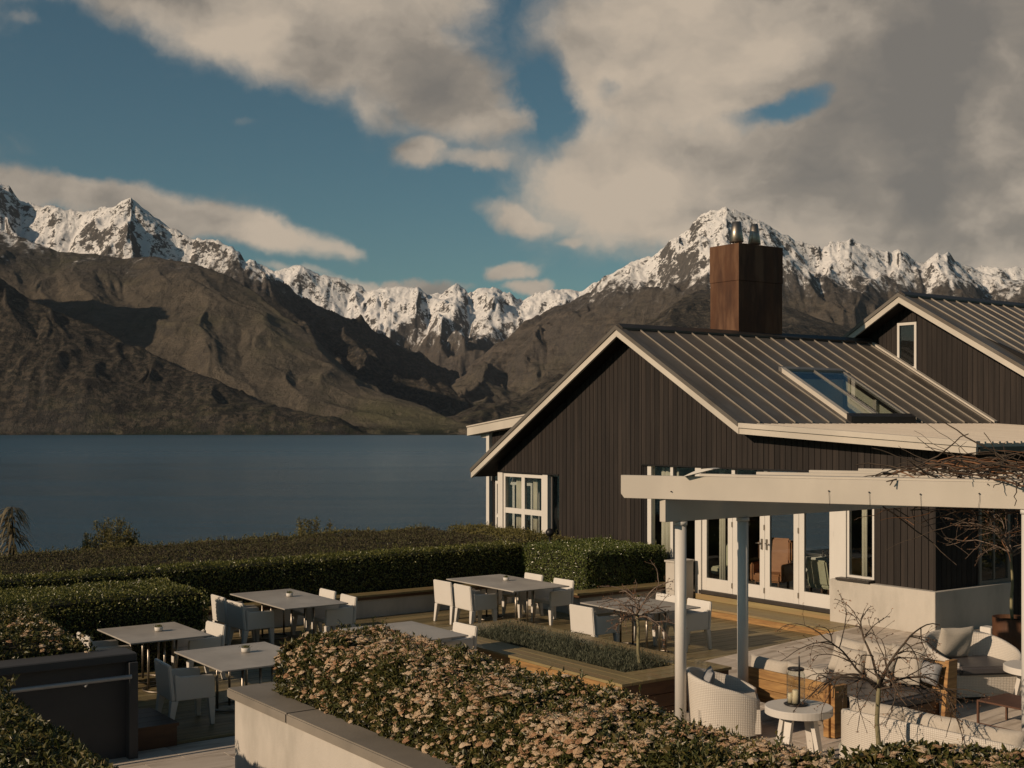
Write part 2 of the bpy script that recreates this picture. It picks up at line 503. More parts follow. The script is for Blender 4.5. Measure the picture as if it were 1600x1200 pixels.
n3 = ridged(XX / 170, YY / 210, 6, 0.6, seed=41)
crag = np.clip((Z - 640) / 260, 0, 1)
Z = Z + n2 * 7 * np.clip(fade, 0, 1) * (0.6 + crag) + n3 * 22 * crag * np.clip(strength, 0, 1)
edge = np.clip((YY - 3960 - 30 * fbm(XX / 260, YY * 0 + 3, 4, seed=90)) / 30, -1, 1)
Z = np.where(edge < 0, -6, Z * np.clip(edge, 0, 1)) + LAKE
verts = np.stack([XX, YY, Z], axis=-1).reshape(-1, 3)
idx = np.arange(nT * nY).reshape(nY, nT)
faces = np.stack([idx[:-1, :-1], idx[:-1, 1:], idx[1:, 1:], idx[1:, :-1]], axis=-1).reshape(-1, 4)

def mountain_material():
    m, t, b = principled('mountain')
    g = t.new('ShaderNodeNewGeometry')
    P = g.outputs['Position']; N = g.outputs['Normal']
    s = t.new('ShaderNodeSeparateXYZ'); t.l.new(P, s.inputs[0])
    ns = t.new('ShaderNodeSeparateXYZ'); t.l.new(N, ns.inputs[0])
    z = s.outputs[2]; nz = ns.outputs[2]
    la = t.new('ShaderNodeAttribute', attribute_name='scrub_and_shade').outputs['Fac']
    gu = t.new('ShaderNodeAttribute', attribute_name='gully').outputs['Fac']
    big = t.noise(P, 0.0016, 6, 0.6)
    mid = t.noise(P, 0.008, 7, 0.65)
    finen = t.noise(P, 0.045, 6, 0.7)
    fall = t.noise(t.vec('MULTIPLY', P, (0.030, 0.018, 0.010)), 1.0, 7, 0.68, 0.5)
    streak = t.noise(t.vec('MULTIPLY', P, (0.0025, 0.0025, 0.022)), 1.0, 7, 0.68, 0.6)
    tuss = t.mix(t.smooth(mid, 0.35, 0.65), (0.116, 0.098, 0.074), (0.080, 0.069, 0.053))
    tuss = t.mix(t.smooth(big, 0.50, 0.68), tuss, (0.088, 0.082, 0.050))
    tuss = t.mix(t.smooth(s.outputs[1], 6500, 8500, 0, 0.8), tuss, t.mix(t.smooth(mid, 0.35, 0.65), (0.125, 0.104, 0.084), (0.078, 0.068, 0.058)))
    dark = t.mix(t.smooth(finen, 0.42, 0.58), (0.016, 0.017, 0.014), (0.074, 0.061, 0.046))
    sc_mask = t.math('ADD', t.math('MULTIPLY', la, 0.36), t.math('ADD', t.math('MULTIPLY', streak, 0.75), t.math('MULTIPLY', finen, 0.45)))
    sc_mask = t.math('SUBTRACT', sc_mask, t.math('MULTIPLY', gu, 0.12))
    col = t.mix(t.smooth(sc_mask, 0.74, 0.86), tuss, dark)
    green = t.math('MULTIPLY', t.smooth(z, 180, -30), t.smooth(mid, 0.48, 0.60))
    col = t.mix(t.math('MULTIPLY', green, 0.40), col, (0.060, 0.062, 0.030))
    shore = t.math('MULTIPLY', t.smooth(z, 0, -36), t.smooth(t.noise(P, 0.012, 4, 0.6), 0.42, 0.52))
    col = t.mix(shore, col, (0.016, 0.020, 0.012))
    # rocky outcrops and bands on the nearer slopes
    oc = t.noise(t.vec('MULTIPLY', P, (0.010, 0.010, 0.034)), 1.0, 9, 0.76, 0.3)
    col = t.mix(t.math('MULTIPLY', t.smooth(oc, 0.515, 0.565), t.smooth(la, 0.0, 1.0, 0.25, 0.95, 'LINEAR')), col, (0.022, 0.020, 0.017))
    pale = t.smooth(t.noise(t.vec('MULTIPLY', P, (0.016, 0.016, 0.03)), 1.0, 8, 0.75), 0.56, 0.64)
    col = t.mix(t.math('MULTIPLY', pale, 0.5), col, (0.165, 0.138, 0.100))
    # bare rock on steep ground
    rock = t.mix(t.smooth(finen, .35, .65), (0.028, 0.027, 0.027), (0.082, 0.073, 0.064))
    steep = t.smooth(t.math('ADD', nz, t.math('MULTIPLY', t.math('SUBTRACT', finen, 0.5), 0.5)), 0.78, 0.60)
    hi = t.smooth(t.math('ADD', z, t.math('MULTIPLY', t.math('SUBTRACT', mid, 0.5), 500)), 560, 860)
    col = t.mix(t.math('MAXIMUM', t.math('MULTIPLY', steep, 0.55), t.math('MULTIPLY', hi, 0.85)), col, rock)
    # snow: lies in gullies and on gentle ground, thins out downhill, rock ribs stay bare
    wob = t.math('ADD', t.math('MULTIPLY', t.math('SUBTRACT', mid, 0.5), 380), t.math('MULTIPLY', t.math('SUBTRACT', fall, 0.5), 620))
    line = t.math('ADD', t.math('ADD', z, wob), t.math('MULTIPLY', gu, -170))
    line = t.math('ADD', line, t.smooth(s.outputs[1], 8800, 10000, 0, 180))
    cover = t.smooth(line, 850, 990)
    hold = t.math('ADD', nz, t.math('MULTIPLY', t.math('SUBTRACT', fall, 0.5), 0.45))
    hold = t.math('ADD', hold, t.math('MULTIPLY', t.math('SUBTRACT', finen, 0.5), 0.85))
    hold = t.math('SUBTRACT', hold, t.math('MULTIPLY', gu, 0.16))
    hold = t.math('ADD', hold, t.math('MULTIPLY', t.math('SUBTRACT', t.noise(P, 0.020, 9, 0.78), 0.5), 1.0))
    keep = t.smooth(hold, 0.585, 0.665)
    snow = t.math('MULTIPLY', cover, keep)
    snow = t.math('MAXIMUM', snow, t.math('MULTIPLY', t.smooth(line, 760, 900), 0.05))
    col = t.mix(snow, col, (0.78, 0.77, 0.75))
    t.put(b.inputs['Base Color'], col)
    b.inputs['Roughness'].default_value = 0.9
    b.inputs['Specular IOR Level'].default_value = 0.1
    bp = t.new('ShaderNodeBump'); bp.inputs['Strength'].default_value = 0.85; bp.inputs['Distance'].default_value = 19
    h = t.math('ADD', t.noise(P, 0.028, 10, 0.74), t.math('MULTIPLY', fall, 0.8))
    t.put(bp.inputs['Height'], h)
    t.l.new(bp.outputs[0], b.inputs['Normal'])
    return m
me = np_mesh('mountains', verts, faces, [mountain_material()], smooth=True)
att = me.attributes.new('scrub_and_shade', 'FLOAT', 'POINT')
w = np.array([1.0, 0.0, 1.0, 0.3, 0.34, 0.75, 0.1])[which].astype(np.float32)  # scrub per layer; on the third it also darkens the flank as shade
att.data.foreach_set('value', w.ravel())
att = me.attributes.new('gully', 'FLOAT', 'POINT')
att.data.foreach_set('value', (ero_n * 0.6 + fine_e * 0.25).astype(np.float32).ravel())
o = mesh_obj('mountains', me)
tag(o, 'brown mountain slopes with snowy rocky peaks across the lake', kind='structure')

# ------------------------------------------------------------------ lake
def lake_material():
    m, t, b = principled('lake_water')
    P = t.new('ShaderNodeNewGeometry').outputs['Position']
    b.inputs['Base Color'].default_value = (0.028, 0.074, 0.118, 1); b.inputs['Specular IOR Level'].default_value = 0.24
    b.inputs['Roughness'].default_value = 0.10
    b.inputs['IOR'].default_value = 1.33
    sp = t.new('ShaderNodeSeparateXYZ'); t.l.new(P, sp.inputs[0])
    far = t.smooth(sp.outputs[1], 200, 2500, 0.10, 0.34)
    lane = t.noise(t.vec('MULTIPLY', P, (0.0010, 0.007, 1)), 1.0, 6, 0.65)
    t.put(b.inputs['Base Color'], t.mix(t.smooth(lane, 0.38, 0.62), (0.023, 0.066, 0.106), (0.036, 0.093, 0.145)))
    t.put(b.inputs['Roughness'], far)
    w1 = t.noise(t.vec('MULTIPLY', P, (0.35, 0.8, 1)), 1.0, 5, 0.6)
    w2 = t.noise(t.vec('MULTIPLY', P, (0.02, 0.06, 1)), 1.0, 4, 0.6)
    gust = t.noise(t.vec('MULTIPLY', P, (0.0010, 0.007, 1)), 1.0, 6, 0.65)
    h = t.math('ADD', t.math('MULTIPLY', w1, 0.5), t.math('MULTIPLY', w2, 1.6))
    bp = t.new('ShaderNodeBump'); bp.inputs['Distance'].default_value = 1.0
    t.put(bp.inputs['Strength'], t.smooth(gust, 0.35, 0.65, 0.45, 1.3))
    t.put(bp.inputs['Height'], h)
    t.l.new(bp.outputs[0], b.inputs['Normal'])
    return m
v = [(-13000, -9000, LAKE), (13000, -9000, LAKE), (13000, 13500, LAKE), (-13000, 13500, LAKE)]
o = MB().add(v, [(0, 1, 2, 3)]).build('lake', lake_material())
tag(o, 'dark blue rippled lake below the terrace', kind='structure')

# ------------------------------------------------------------------ air
hm = bpy.data.materials.new('valley_air'); hm.use_nodes = True
ht = NT(hm.node_tree); ht.n.clear()
ho = ht.new('ShaderNodeOutputMaterial'); pv = ht.new('ShaderNodeVolumePrincipled')
pv.inputs['Color'].default_value = (0.80, 0.88, 1.0, 1)
pv.inputs['Density'].default_value = 0.8e-5
pv.inputs['Anisotropy'].default_value = 0.2
ht.l.new(pv.outputs[0], ho.inputs['Volume'])
o = MB().box(-13500, 13500, -9500, 14000, -49, 1900).build('haze', hm)
o['kind'] = 'stuff'
# ------------------------------------------------------------------ materials
M_board = material('dark_stained_board', (0.0235, 0.0190, 0.0165), (0.0160, 0.0132, 0.0117), 0.70, 2.0, (6, 6, 0.35), bump=0.35, bscale=14, rand=0.22, third=(0.031, 0.0245, 0.0205), tscale=0.9, spec=0.22)
M_black = material('dark_backing', (0.008, 0.007, 0.007), rough=0.9)
M_white = material('white_paint', (0.60, 0.575, 0.53), (0.55, 0.525, 0.48), 0.45, 1.6, (1, 1, 0.5), bump=0.05, rough_var=0.08)
M_fascia = material('painted_fascia', (0.53, 0.485, 0.415), (0.47, 0.43, 0.365), 0.5, 1.2, (1, 1, 0.6), bump=0.06, third=(0.43, 0.395, 0.34), tscale=0.5)
M_render = material('rendered_plaster', (0.49, 0.455, 0.40), (0.435, 0.405, 0.355), 0.85, 1.3, (1.6, 1.6, 0.7), bump=0.35, bscale=50, third=(0.37, 0.345, 0.30), tscale=0.9, detail=8)
M_roof = material('brown_metal_roof', (0.165, 0.147, 0.125), (0.140, 0.125, 0.106), 0.5, 1.5, (1, 1, 1), metal=0.35, bump=0.05, rand=0.10, rough_var=0.08, third=(0.125, 0.105, 0.084), tscale=0.8)
M_seam = material('roof_seam_metal', (0.27, 0.24, 0.20), (0.22, 0.195, 0.16), 0.45, 2.0, metal=0.3)
M_paleroof = material('pale_metal_roof', (0.50, 0.45, 0.38), (0.44, 0.39, 0.33), 0.5, 0.9, (0.4, 3, 1), metal=0.1, bump=0.05)
M_flash = material('roof_flashing', (0.055, 0.048, 0.042), (0.075, 0.064, 0.054), 0.45, 2.0, metal=0.5)
M_corten = material('weathered_steel', (0.088, 0.035, 0.0130), (0.048, 0.0190, 0.0080), 0.72, 1.6, (2.2, 2.2, 0.5), metal=0.1, bump=0.25, bscale=40, third=(0.135, 0.068, 0.034), tscale=1.1, detail=8)
M_steel = material('stainless_steel', (0.36, 0.32, 0.27), (0.26, 0.23, 0.19), 0.42, 3, (1, 1, 6), metal=1.0, rough_var=0.08)
M_rail = material('pale_galvanised_rail', (0.42, 0.43, 0.44), (0.35, 0.36, 0.37), 0.45, 4, metal=0.4)
M_dkmetal = material('dark_metal', (0.03, 0.029, 0.030), rough=0.4, metal=0.6)
M_frame = material('grey_window_frame', (0.20, 0.19, 0.175), rough=0.4, metal=0.4)
M_timber = material('honey_timber', (0.390, 0.225, 0.082), (0.260, 0.135, 0.048), 0.55, 3.5, (1, 1, 9), bump=0.2, rand=0.15, third=(0.170, 0.085, 0.032), tscale=2.2, detail=7)
M_timber_x = material('honey_timber_lengthwise', (0.390, 0.230, 0.086), (0.240, 0.130, 0.048), 0.55, 3.5, (0.8, 9, 9), bump=0.2, rand=0.15, third=(0.200, 0.115, 0.045), tscale=2.2, detail=7)
M_olive = material('weathered_olive_timber', (0.250, 0.195, 0.090), (0.165, 0.130, 0.062), 0.5, 2.2, (0.5, 7, 7), bump=0.2, rand=0.15, third=(0.250, 0.170, 0.080), tscale=1.1, detail=7, coat=0.1)
M_dktimber = material('dark_brown_timber', (0.090, 0.045, 0.022), (0.060, 0.030, 0.016), 0.5, 2.5, (1, 1, 6), bump=0.2, rand=0.15)
M_deck = material('deck_boards', (0.195, 0.160, 0.080), (0.120, 0.098, 0.052), 0.48, 2.6, (7, 0.35, 7), bump=0.2, island=0.28, third=(0.250, 0.190, 0.095), tscale=0.8, detail=7)
M_stone = material('stone_paver', (0.580, 0.510, 0.430), (0.490, 0.425, 0.350), 0.62, 1.6, (4.5, 0.7, 1), bump=0.12, rand=0.10, third=(0.330, 0.275, 0.215), tscale=1.3, detail=8)
M_capstone = material('concrete_coping', (0.215, 0.190, 0.155), (0.165, 0.148, 0.122), 0.6, 1.5, (1, 1, 1), bump=0.12, bscale=40, third=(0.255, 0.225, 0.185), tscale=0.5, detail=7)
M_dkwall = material('dark_grey_wall_shaded_coping', (0.052, 0.053, 0.055), (0.042, 0.043, 0.045), 0.7, 1.0, bump=0.1, bscale=60)
M_soil = material('soil', (0.035, 0.026, 0.018), (0.055, 0.042, 0.028), 0.95, 8, bump=0.6)
M_ground = material('grassy_ground', (0.050, 0.048, 0.024), (0.075, 0.060, 0.034), 0.95, 0.8, coords='Object', third=(0.035, 0.040, 0.018), tscale=0.2)
M_plastic = material('white_moulded_plastic', (0.61, 0.58, 0.53), (0.58, 0.55, 0.50), 0.42, 2.0, bump=0.04, rand=0.04, spec=0.35)
M_tabletop = material('concrete_tabletop', (0.365, 0.338, 0.298), (0.300, 0.276, 0.243), 0.45, 3.0, (1, 1, 1), bump=0.06, bscale=40, third=(0.40, 0.372, 0.33), tscale=1.2, detail=7, rand=0.06)
M_pot = material('pale_pot', (0.60, 0.57, 0.52), (0.55, 0.52, 0.47), 0.6, 8)
M_wicker = None
M_fabric = material('oatmeal_fabric', (0.46, 0.42, 0.36), (0.41, 0.375, 0.32), 0.95, 60, bump=0.4, bscale=180, rand=0.06, spec=0.1)
M_bluefab = material('grey_blue_fabric', (0.30, 0.30, 0.30), (0.25, 0.255, 0.26), 0.95, 60, bump=0.3, bscale=180, spec=0.1)
M_charcoal = material('charcoal_seat_pad', (0.075, 0.070, 0.071), (0.058, 0.054, 0.056), 0.42, 2.0, bump=0.1, bscale=18, spec=0.5)
M_bark = material('brown_bark', (0.085, 0.062, 0.042), (0.050, 0.036, 0.026), 0.85, 14, (1, 1, 0.3), bump=0.4)
M_greenbark = material('pale_green_bark', (0.240, 0.215, 0.115), (0.160, 0.142, 0.080), 0.75, 10, (1, 1, 0.4), bump=0.3)
M_twig = material('pale_twig', (0.190, 0.140, 0.105), (0.110, 0.078, 0.058), 0.7, 9)
M_redtwig = material('reddish_twig', (0.220, 0.100, 0.040), (0.100, 0.052, 0.030), 0.6, 5, island=0.45)
M_curtain = material('cream_curtain', (0.62, 0.58, 0.48), (0.54, 0.50, 0.41), 0.9, 2)
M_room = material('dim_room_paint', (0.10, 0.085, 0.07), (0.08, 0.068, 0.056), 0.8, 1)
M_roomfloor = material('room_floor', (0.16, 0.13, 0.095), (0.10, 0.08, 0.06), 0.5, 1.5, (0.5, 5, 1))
M_cloth = material('white_cloth', (0.62, 0.60, 0.56), rough=0.9)
M_rustleather = material('rust_leather', (0.36, 0.155, 0.062), (0.28, 0.115, 0.046), 0.5, 4, bump=0.1)
M_yellow = material('ochre_velvet', (0.50, 0.27, 0.050), (0.40, 0.21, 0.040), 0.8, 12, bump=0.2)
M_paleup = material('pale_green_upholstery', (0.46, 0.45, 0.33), (0.40, 0.39, 0.28), 0.85, 20)
M_rustmetal = material('rust_coloured_metal', (0.125, 0.062, 0.038), (0.090, 0.044, 0.028), 0.55, 5, metal=0.3)
M_candle = material('cream_candle', (0.72, 0.62, 0.42), rough=0.5)
M_gravel = material('pale_gravel', (0.4, 0.37, 0.32), rough=0.9)

def glass_material(name, tint, rough=0.02, trans=0.8):
    m = bpy.data.materials.new(name); m.use_nodes = True
    t = NT(m.node_tree); t.n.clear()
    o = t.new('ShaderNodeOutputMaterial')
    tr = t.new('ShaderNodeBsdfTransparent'); tr.inputs[0].default_value = tint + (1,)
    gl = t.new('ShaderNodeBsdfGlossy'); gl.inputs['Roughness'].default_value = rough
    gl.inputs['Color'].default_value = (0.9, 0.92, 0.95, 1)
    gg = t.new('ShaderNodeNewGeometry')
    cs = t.math('ABSOLUTE', t.vec('DOT_PRODUCT', gg.outputs['Incoming'], gg.outputs['Normal']))
    schlick = t.math('ADD', t.math('MULTIPLY', t.math('POWER', t.math('SUBTRACT', 1.0, cs, clamp=True), 5.0), 0.95), 0.045)
    mx = t.new('ShaderNodeMixShader')
    f = t.math('MULTIPLY', schlick, 1.0, clamp=True)
    bp = t.new('ShaderNodeBump'); bp.inputs['Strength'].default_value = 0.04; bp.inputs['Distance'].default_value = 0.02
    t.put(bp.inputs['Height'], t.noise(t.new('ShaderNodeTexCoord').outputs['Object'], 1.3, 2, 0.5))
    t.l.new(bp.outputs[0], gl.inputs['Normal'])
    t.l.new(f, mx.inputs[0]); t.l.new(tr.outputs[0], mx.inputs[1]); t.l.new(gl.outputs[0], mx.inputs[2])
    t.l.new(mx.outputs[0], o.inputs[0])
    return m
M_glass = glass_material('window_glass', (0.88, 0.90, 0.89))
M_jar = glass_material('lantern_glass', (0.93, 0.94, 0.93))

def wicker_material():
    m, t, b = principled('white_woven_wicker')
    tc = t.new('ShaderNodeTexCoord').outputs['UV']
    s = t.new('ShaderNodeSeparateXYZ'); t.l.new(tc, s.inputs[0])
    K = 3.14159 / 0.021
    a = t.math('SINE', t.math('MULTIPLY', s.outputs[0], K))
    c = t.math('SINE', t.math('MULTIPLY', s.outputs[1], K))
    p = t.math('ABSOLUTE', t.math('MULTIPLY', a, c))
    p = t.math('POWER', p, 0.5)
    col = t.mix(t.smooth(p, 0.12, 0.55), (0.40, 0.36, 0.31), (0.58, 0.54, 0.475))
    t.put(b.inputs['Base Color'], col)
    b.inputs['Roughness'].default_value = 0.6
    bp = t.new('ShaderNodeBump'); bp.inputs['Strength'].default_value = 0.7; bp.inputs['Distance'].default_value = 0.006
    t.put(bp.inputs['Height'], p); t.l.new(bp.outputs[0], b.inputs['Normal'])
    return m
M_wicker = wicker_material()

# ------------------------------------------------------------------ ground round the terrace
STONE_U = 4.13                    # the deck ends and the stone begins at this line of the house frame
DECK_Z = -3.70
def stone_z(v):
    if v > 0.4: return -3.48
    if v > -6: return -3.50 + 0.05 * v
    if v > -9: return -3.80
    if v > -11.5: return -3.80 + (-9 - v) * 0.028
    return -3.73

gu = list(np.linspace(-90, -9, 28)) + list(np.linspace(-8, 40, 25))
gv = list(np.linspace(-120, 90, 71))
gverts = []
for v_ in gv:
    for u_ in gu:
        if u_ < -8: z_ = -3.98 - (-8 - u_) * 0.50
        else: z_ = -3.98
        z_ += 0.0
        p = W3(u_, v_, max(z_, LAKE - 2)); gverts.append(p)
nu = len(gu)
gf = [(j * nu + i, j * nu + i + 1, (j + 1) * nu + i + 1, (j + 1) * nu + i) for j in range(len(gv) - 1) for i in range(nu - 1)]
b = MB().add(gverts, gf, True)
tag(b.build('hillside', M_ground), 'grassy hillside that falls away from the terrace to the lake', kind='structure')

# deck
def house_empty(name, u=0, v=0, z=0, rz=0.0):
    p = W3(u, v, z)
    return empty(name, p, HOUSE_ROT + rz)
deck = house_empty('deck'); tag(deck, 'weathered timber deck under the dining tables', kind='structure')
b = MB()
w_ = 0.140
uu = -9.5
rr = random.Random(3)
while uu < STONE_U - 0.02:
    vv = -14.4 - rr.random() * 2
    u1 = min(uu + w_ - 0.007, STONE_U - 0.01)
    while vv < -0.30:
        L_ = rr.uniform(3.2, 4.8)
        v0, v1 = max(vv, -13.6), min(vv + L_ - 0.004, -0.30)
        if v1 > v0 + .05:
            dz = rr.uniform(-0.0015, 0.0015)
            b.box(uu, u1, v0, v1, DECK_Z - 0.03 + dz, DECK_Z + dz)
        vv += L_
    uu += w_
o = b.build('deck_board', M_deck, deck); o['kind'] = 'stuff'
b = MB().box(-9.5, STONE_U - 0.02, -13.6, -0.3, DECK_Z - 0.2, DECK_Z - 0.04); b.build('joist', M_black, deck)

# stone paving, each paver a part
pave = house_empty('pavement'); tag(pave, 'pale stone paving of the seating area and the passage', kind='structure')
PW, PL = 0.60, 0.90
pm = MB().box(0.002, PW - 0.003, 0.002, PL - 0.003, -0.03, 0).build('paver', M_stone, pave, bevel=0.0015)
paver_mesh = pm.data
bpy.data.objects.remove(pm)
npav = 0; spare = []
iu = 0
for iu in range(0, 18):
    u0 = STONE_U + 0.01 + iu * PW
    for iv in range(-22, 12):
        v0 = iv * PL + (iu % 2) * PL / 2
        zz = stone_z(v0 + PL / 2)
        p = W3(u0 + PW / 2, v0 + PL / 2, zz)
        if p.y < 8.0: continue
        x_ = 800 + F * p.x / p.y; y_ = HY - F * p.z / p.y
        if not (-80 < x_ < 1680 and y_ < 1300): continue
        if v0 > -0.4 and u0 < 5.5: continue
        za, zb_ = stone_z(v0), stone_z(v0 + PL)
        if npav < 290:
            o = mesh_obj('paver', paver_mesh, pave)
            o.location = (u0, v0, za)
            o.rotation_euler = (math.atan((zb_ - za) / PL), 0, 0)
            npav += 1
b = MB(); kn = [-22, -11.5, -9, -6, 0.4, 12]
for va, vb in zip(kn[:-1], kn[1:]):
    ua = 5.6 if va >= 0.4 else STONE_U
    z0_, z1_ = stone_z(va + 1e-6) - .012, stone_z(vb - 1e-6) - .012
    b.hexa([(ua, va, -4.1), (15.5, va, -4.1), (15.5, vb, -4.1), (ua, vb, -4.1)], [(ua, va, z0_), (15.5, va, z0_), (15.5, vb, z1_), (ua, vb, z1_)])
b.build('paving_bed', M_capstone, pave)

# ------------------------------------------------------------------ the house
house = house_empty('lodge_building')
tag(house, 'dark timber clad gabled lodge with brown metal roof beside the terrace', 'house')
RU, RZ, SL = -2.17, 2.04, 0.578            # ridge of the near gable, slope
BRK_U = 1.39; LOW_END = 6.45
def roof_z(u):
    if u <= BRK_U: return RZ - SL * abs(u - RU)
    zb = RZ - SL * (BRK_U - RU)
    return zb - (u - BRK_U) * 0.056
WL, WR = -7.17, 5.45
# front gable wall: backing, then every board
wall = MB()
top = 0.20
def backing(u0, u1, z0, n=1):
    for i in range(n):
        a = u0 + (u1 - u0) * i / n; c = u0 + (u1 - u0) * (i + 1) / n
        wall.prism([(a, z0), (c, z0), (c, roof_z(c) - top), (a, roof_z(a) - top)], 0.03, 0.15)
OPZ = -0.885; BAYZ = -1.20
BAYR = -4.71; OPL = -1.85; WINR = 4.195
def seg_bottom(u):
    if u < BAYR: return BAYZ
    if u < OPL: return -3.95
    if u < WINR: return OPZ
    return -2.79
for a, c in ((WL, BAYR), (BAYR, RU), (RU, OPL), (OPL, BRK_U), (BRK_U, WINR), (WINR, WR)):
    backing(a, c, seg_bottom((a + c) / 2), 1)
gable = wall.build('gable_wall', M_black, house)
BW = 0.139
def boards(parent, u0, u1, bottom, topf, v, name='cladding_board', mat=M_board, wd=BW, thick=0.022, along='u', cuts=()):
    """vertical boards from u0 to u1; the plane faces -v (along='u') or +u (along='v')"""
    edges = [u0]
    x = u0
    while x < u1 - 0.02:
        nx = min(x + wd, u1)
        for c in cuts:
            if x + 0.01 < c < nx - 0.01: nx = c
        edges.append(nx); x = nx
    for a, c in zip(edges[:-1], edges[1:]):
        g = 0.006
        a2, c2 = a + g, c - g
        if c2 - a2 < 0.01: continue
        z0 = bottom((a + c) / 2)
        pts = [(a2, z0), (c2, z0), (c2, topf(c2)), (a2, topf(a2))]
        mids = [q for q in (RU,) if a2 < q < c2 and along == 'u' and v < 1]
        if mids: pts.insert(3, (RU, topf(RU)))
        if topf(a2) - z0 < 0.03 or topf(c2) - z0 < 0.03: continue
        m = MB()
        d = random.uniform(-0.0015, 0.0015)
        if along == 'u': m.prism(pts, v - thick + d, v, axis=1)
        else: m.prism(pts, v, v + thick + d, axis=0)
        m.build(name, mat, parent)
boards(gable, WL, WR, seg_bottom, lambda u: roof_z(u) - top, 0.03, cuts=(BAYR, OPL, WINR))
# bottom drip edge over the openings
MB().box(WL, BAYR, -0.012, 0.03, BAYZ - 0.03, BAYZ - 0.002).build('drip_edge', M_black, house)
MB().box(OPL, WINR, -0.012, 0.03, OPZ - 0.03, OPZ - 0.002).build('drip_edge', M_black, house)
# reveals beside the openings
b = MB().box(OPL - 0.0, OPL + 0.03, 0.03, 0.42, -3.95, OPZ - 0.03).box(WINR - 0.03, WINR, 0.03, 0.42, -2.79, OPZ - 0.03); b.build('reveal', M_black, house)

# rendered plinth
b = MB()
b.prism([(3.34, -0.13), (5.53, -0.13), (5.53, 2.1), (5.30, 2.1), (5.30, 0.2), (3.34, 0.2)], -3.9, -2.79, axis=2)
b.build('plinth', M_render, house, bevel=0.008)
# side wall facing the seating area
swall = MB().box(5.28, 5.42, 0.15, 8.0, -2.79, -0.45).build('side_wall', M_black, house)
boards(swall, 0.035, 1.19, lambda v: -2.79, lambda v: -0.56, 5.42, along='v')
boards(swall, 2.10, 8.0, lambda v: -3.45, lambda v: -0.56, 5.42, along='v')
b = MB().box(5.405, 5.455, -0.01, 0.035, -2.79, -0.56); b.build('corner_board', M_board, swall)

# window in the side wall
w = MB()
w.box(5.40, 5.47, 1.19, 1.26, -2.79, -0.9).box(5.40, 5.47, 2.03, 2.10, -2.79, -0.9).box(5.40, 5.47, 1.26, 2.03, -2.79, -2.72).box(5.40, 5.47, 1.26, 2.03, -0.97, -0.9).box(5.41, 5.46, 1.62, 1.66, -2.72, -0.97)
wf = w.build('side_window', M_frame, house)
MB().box(5.44, 5.447, 1.26, 2.03, -2.72, -0.97).build('pane', M_glass, wf)

# ---- near roof
roof = MB()
roofobj = MB().prism([(RU, RZ - 0.05), (-7.70, roof_z(-7.70) - 0.05), (-7.70, roof_z(-7.70) - 0.12), (RU, RZ - 0.14), (BRK_U, roof_z(BRK_U) - 0.12), (BRK_U, roof_z(BRK_U) - 0.05)], -0.30, 7.96).build('roof', M_black, house)
SKV0, SKV1, SKU = 2.93, 4.98, -0.55
pan = 0.505
n_r = 17
def slope_quad(m, u0, u1, v0, v1, lift, th):
    f = lambda u: roof_z(u) + lift
    if u1 <= RU or u0 >= RU:
        m.hexa([(u0, v0, f(u0) - th), (u1, v0, f(u1) - th), (u1, v1, f(u1) - th), (u0, v1, f(u0) - th)], [(u0, v0, f(u0)), (u1, v0, f(u1)), (u1, v1, f(u1)), (u0, v1, f(u0))])
for i in range(n_r):
    v0 = -0.36 + i * pan; v1 = min(v0 + pan, 7.99)
    if v1 - v0 < 0.05: continue
    m = MB(); ov0, ov1 = max(v0, SKV0), min(v1, SKV1)
    if ov1 - ov0 > 0.02:
        slope_quad(m, RU + 0.01, SKU, v0 + .004, v1 - .004, 0, 0.02)
        if ov0 > v0 + 0.03: slope_quad(m, SKU, BRK_U, v0 + .004, ov0, 0, 0.02)
        if ov1 < v1 - 0.03: slope_quad(m, SKU, BRK_U, ov1, v1 - .004, 0, 0.02)
    else:
        slope_quad(m, RU + 0.01, BRK_U + 0.02, v0 + .004, v1 - .004, 0, 0.02)
    m.build('roof_panel', M_roof, roofobj)
    m = MB(); slope_quad(m, -7.72, RU - 0.01, v0 + .004, v1 - .004, 0, 0.02); m.build('roof_panel', M_roof, roofobj)
    if i > 0:
        m = MB()
        uend = SKU if SKV0 - 0.05 < v0 < SKV1 + 0.05 else BRK_U + 0.02
        slope_quad(m, RU + 0.02, uend, v0 - .012, v0 + .012, 0.036, 0.034); m.build('roof_seam', M_seam, roofobj)
        m = MB(); slope_quad(m, -7.72, RU - 0.02, v0 - .012, v0 + .012, 0.036, 0.034); m.build('roof_seam', M_seam, roofobj)
# skylight well cut: replace the decking under it
bmx = bmesh.new(); bmx.from_mesh(roofobj.data); bmx.free()
# ridge capping
m = MB()
m.prism([(RU - 0.14, RZ - 0.065), (RU, RZ + 0.03), (RU + 0.14, RZ - 0.065), (RU + 0.14, RZ - 0.02), (RU, RZ + 0.075), (RU - 0.14, RZ - 0.02)], -0.37, 7.98)
m.build('ridge_cap', M_flash, roofobj)
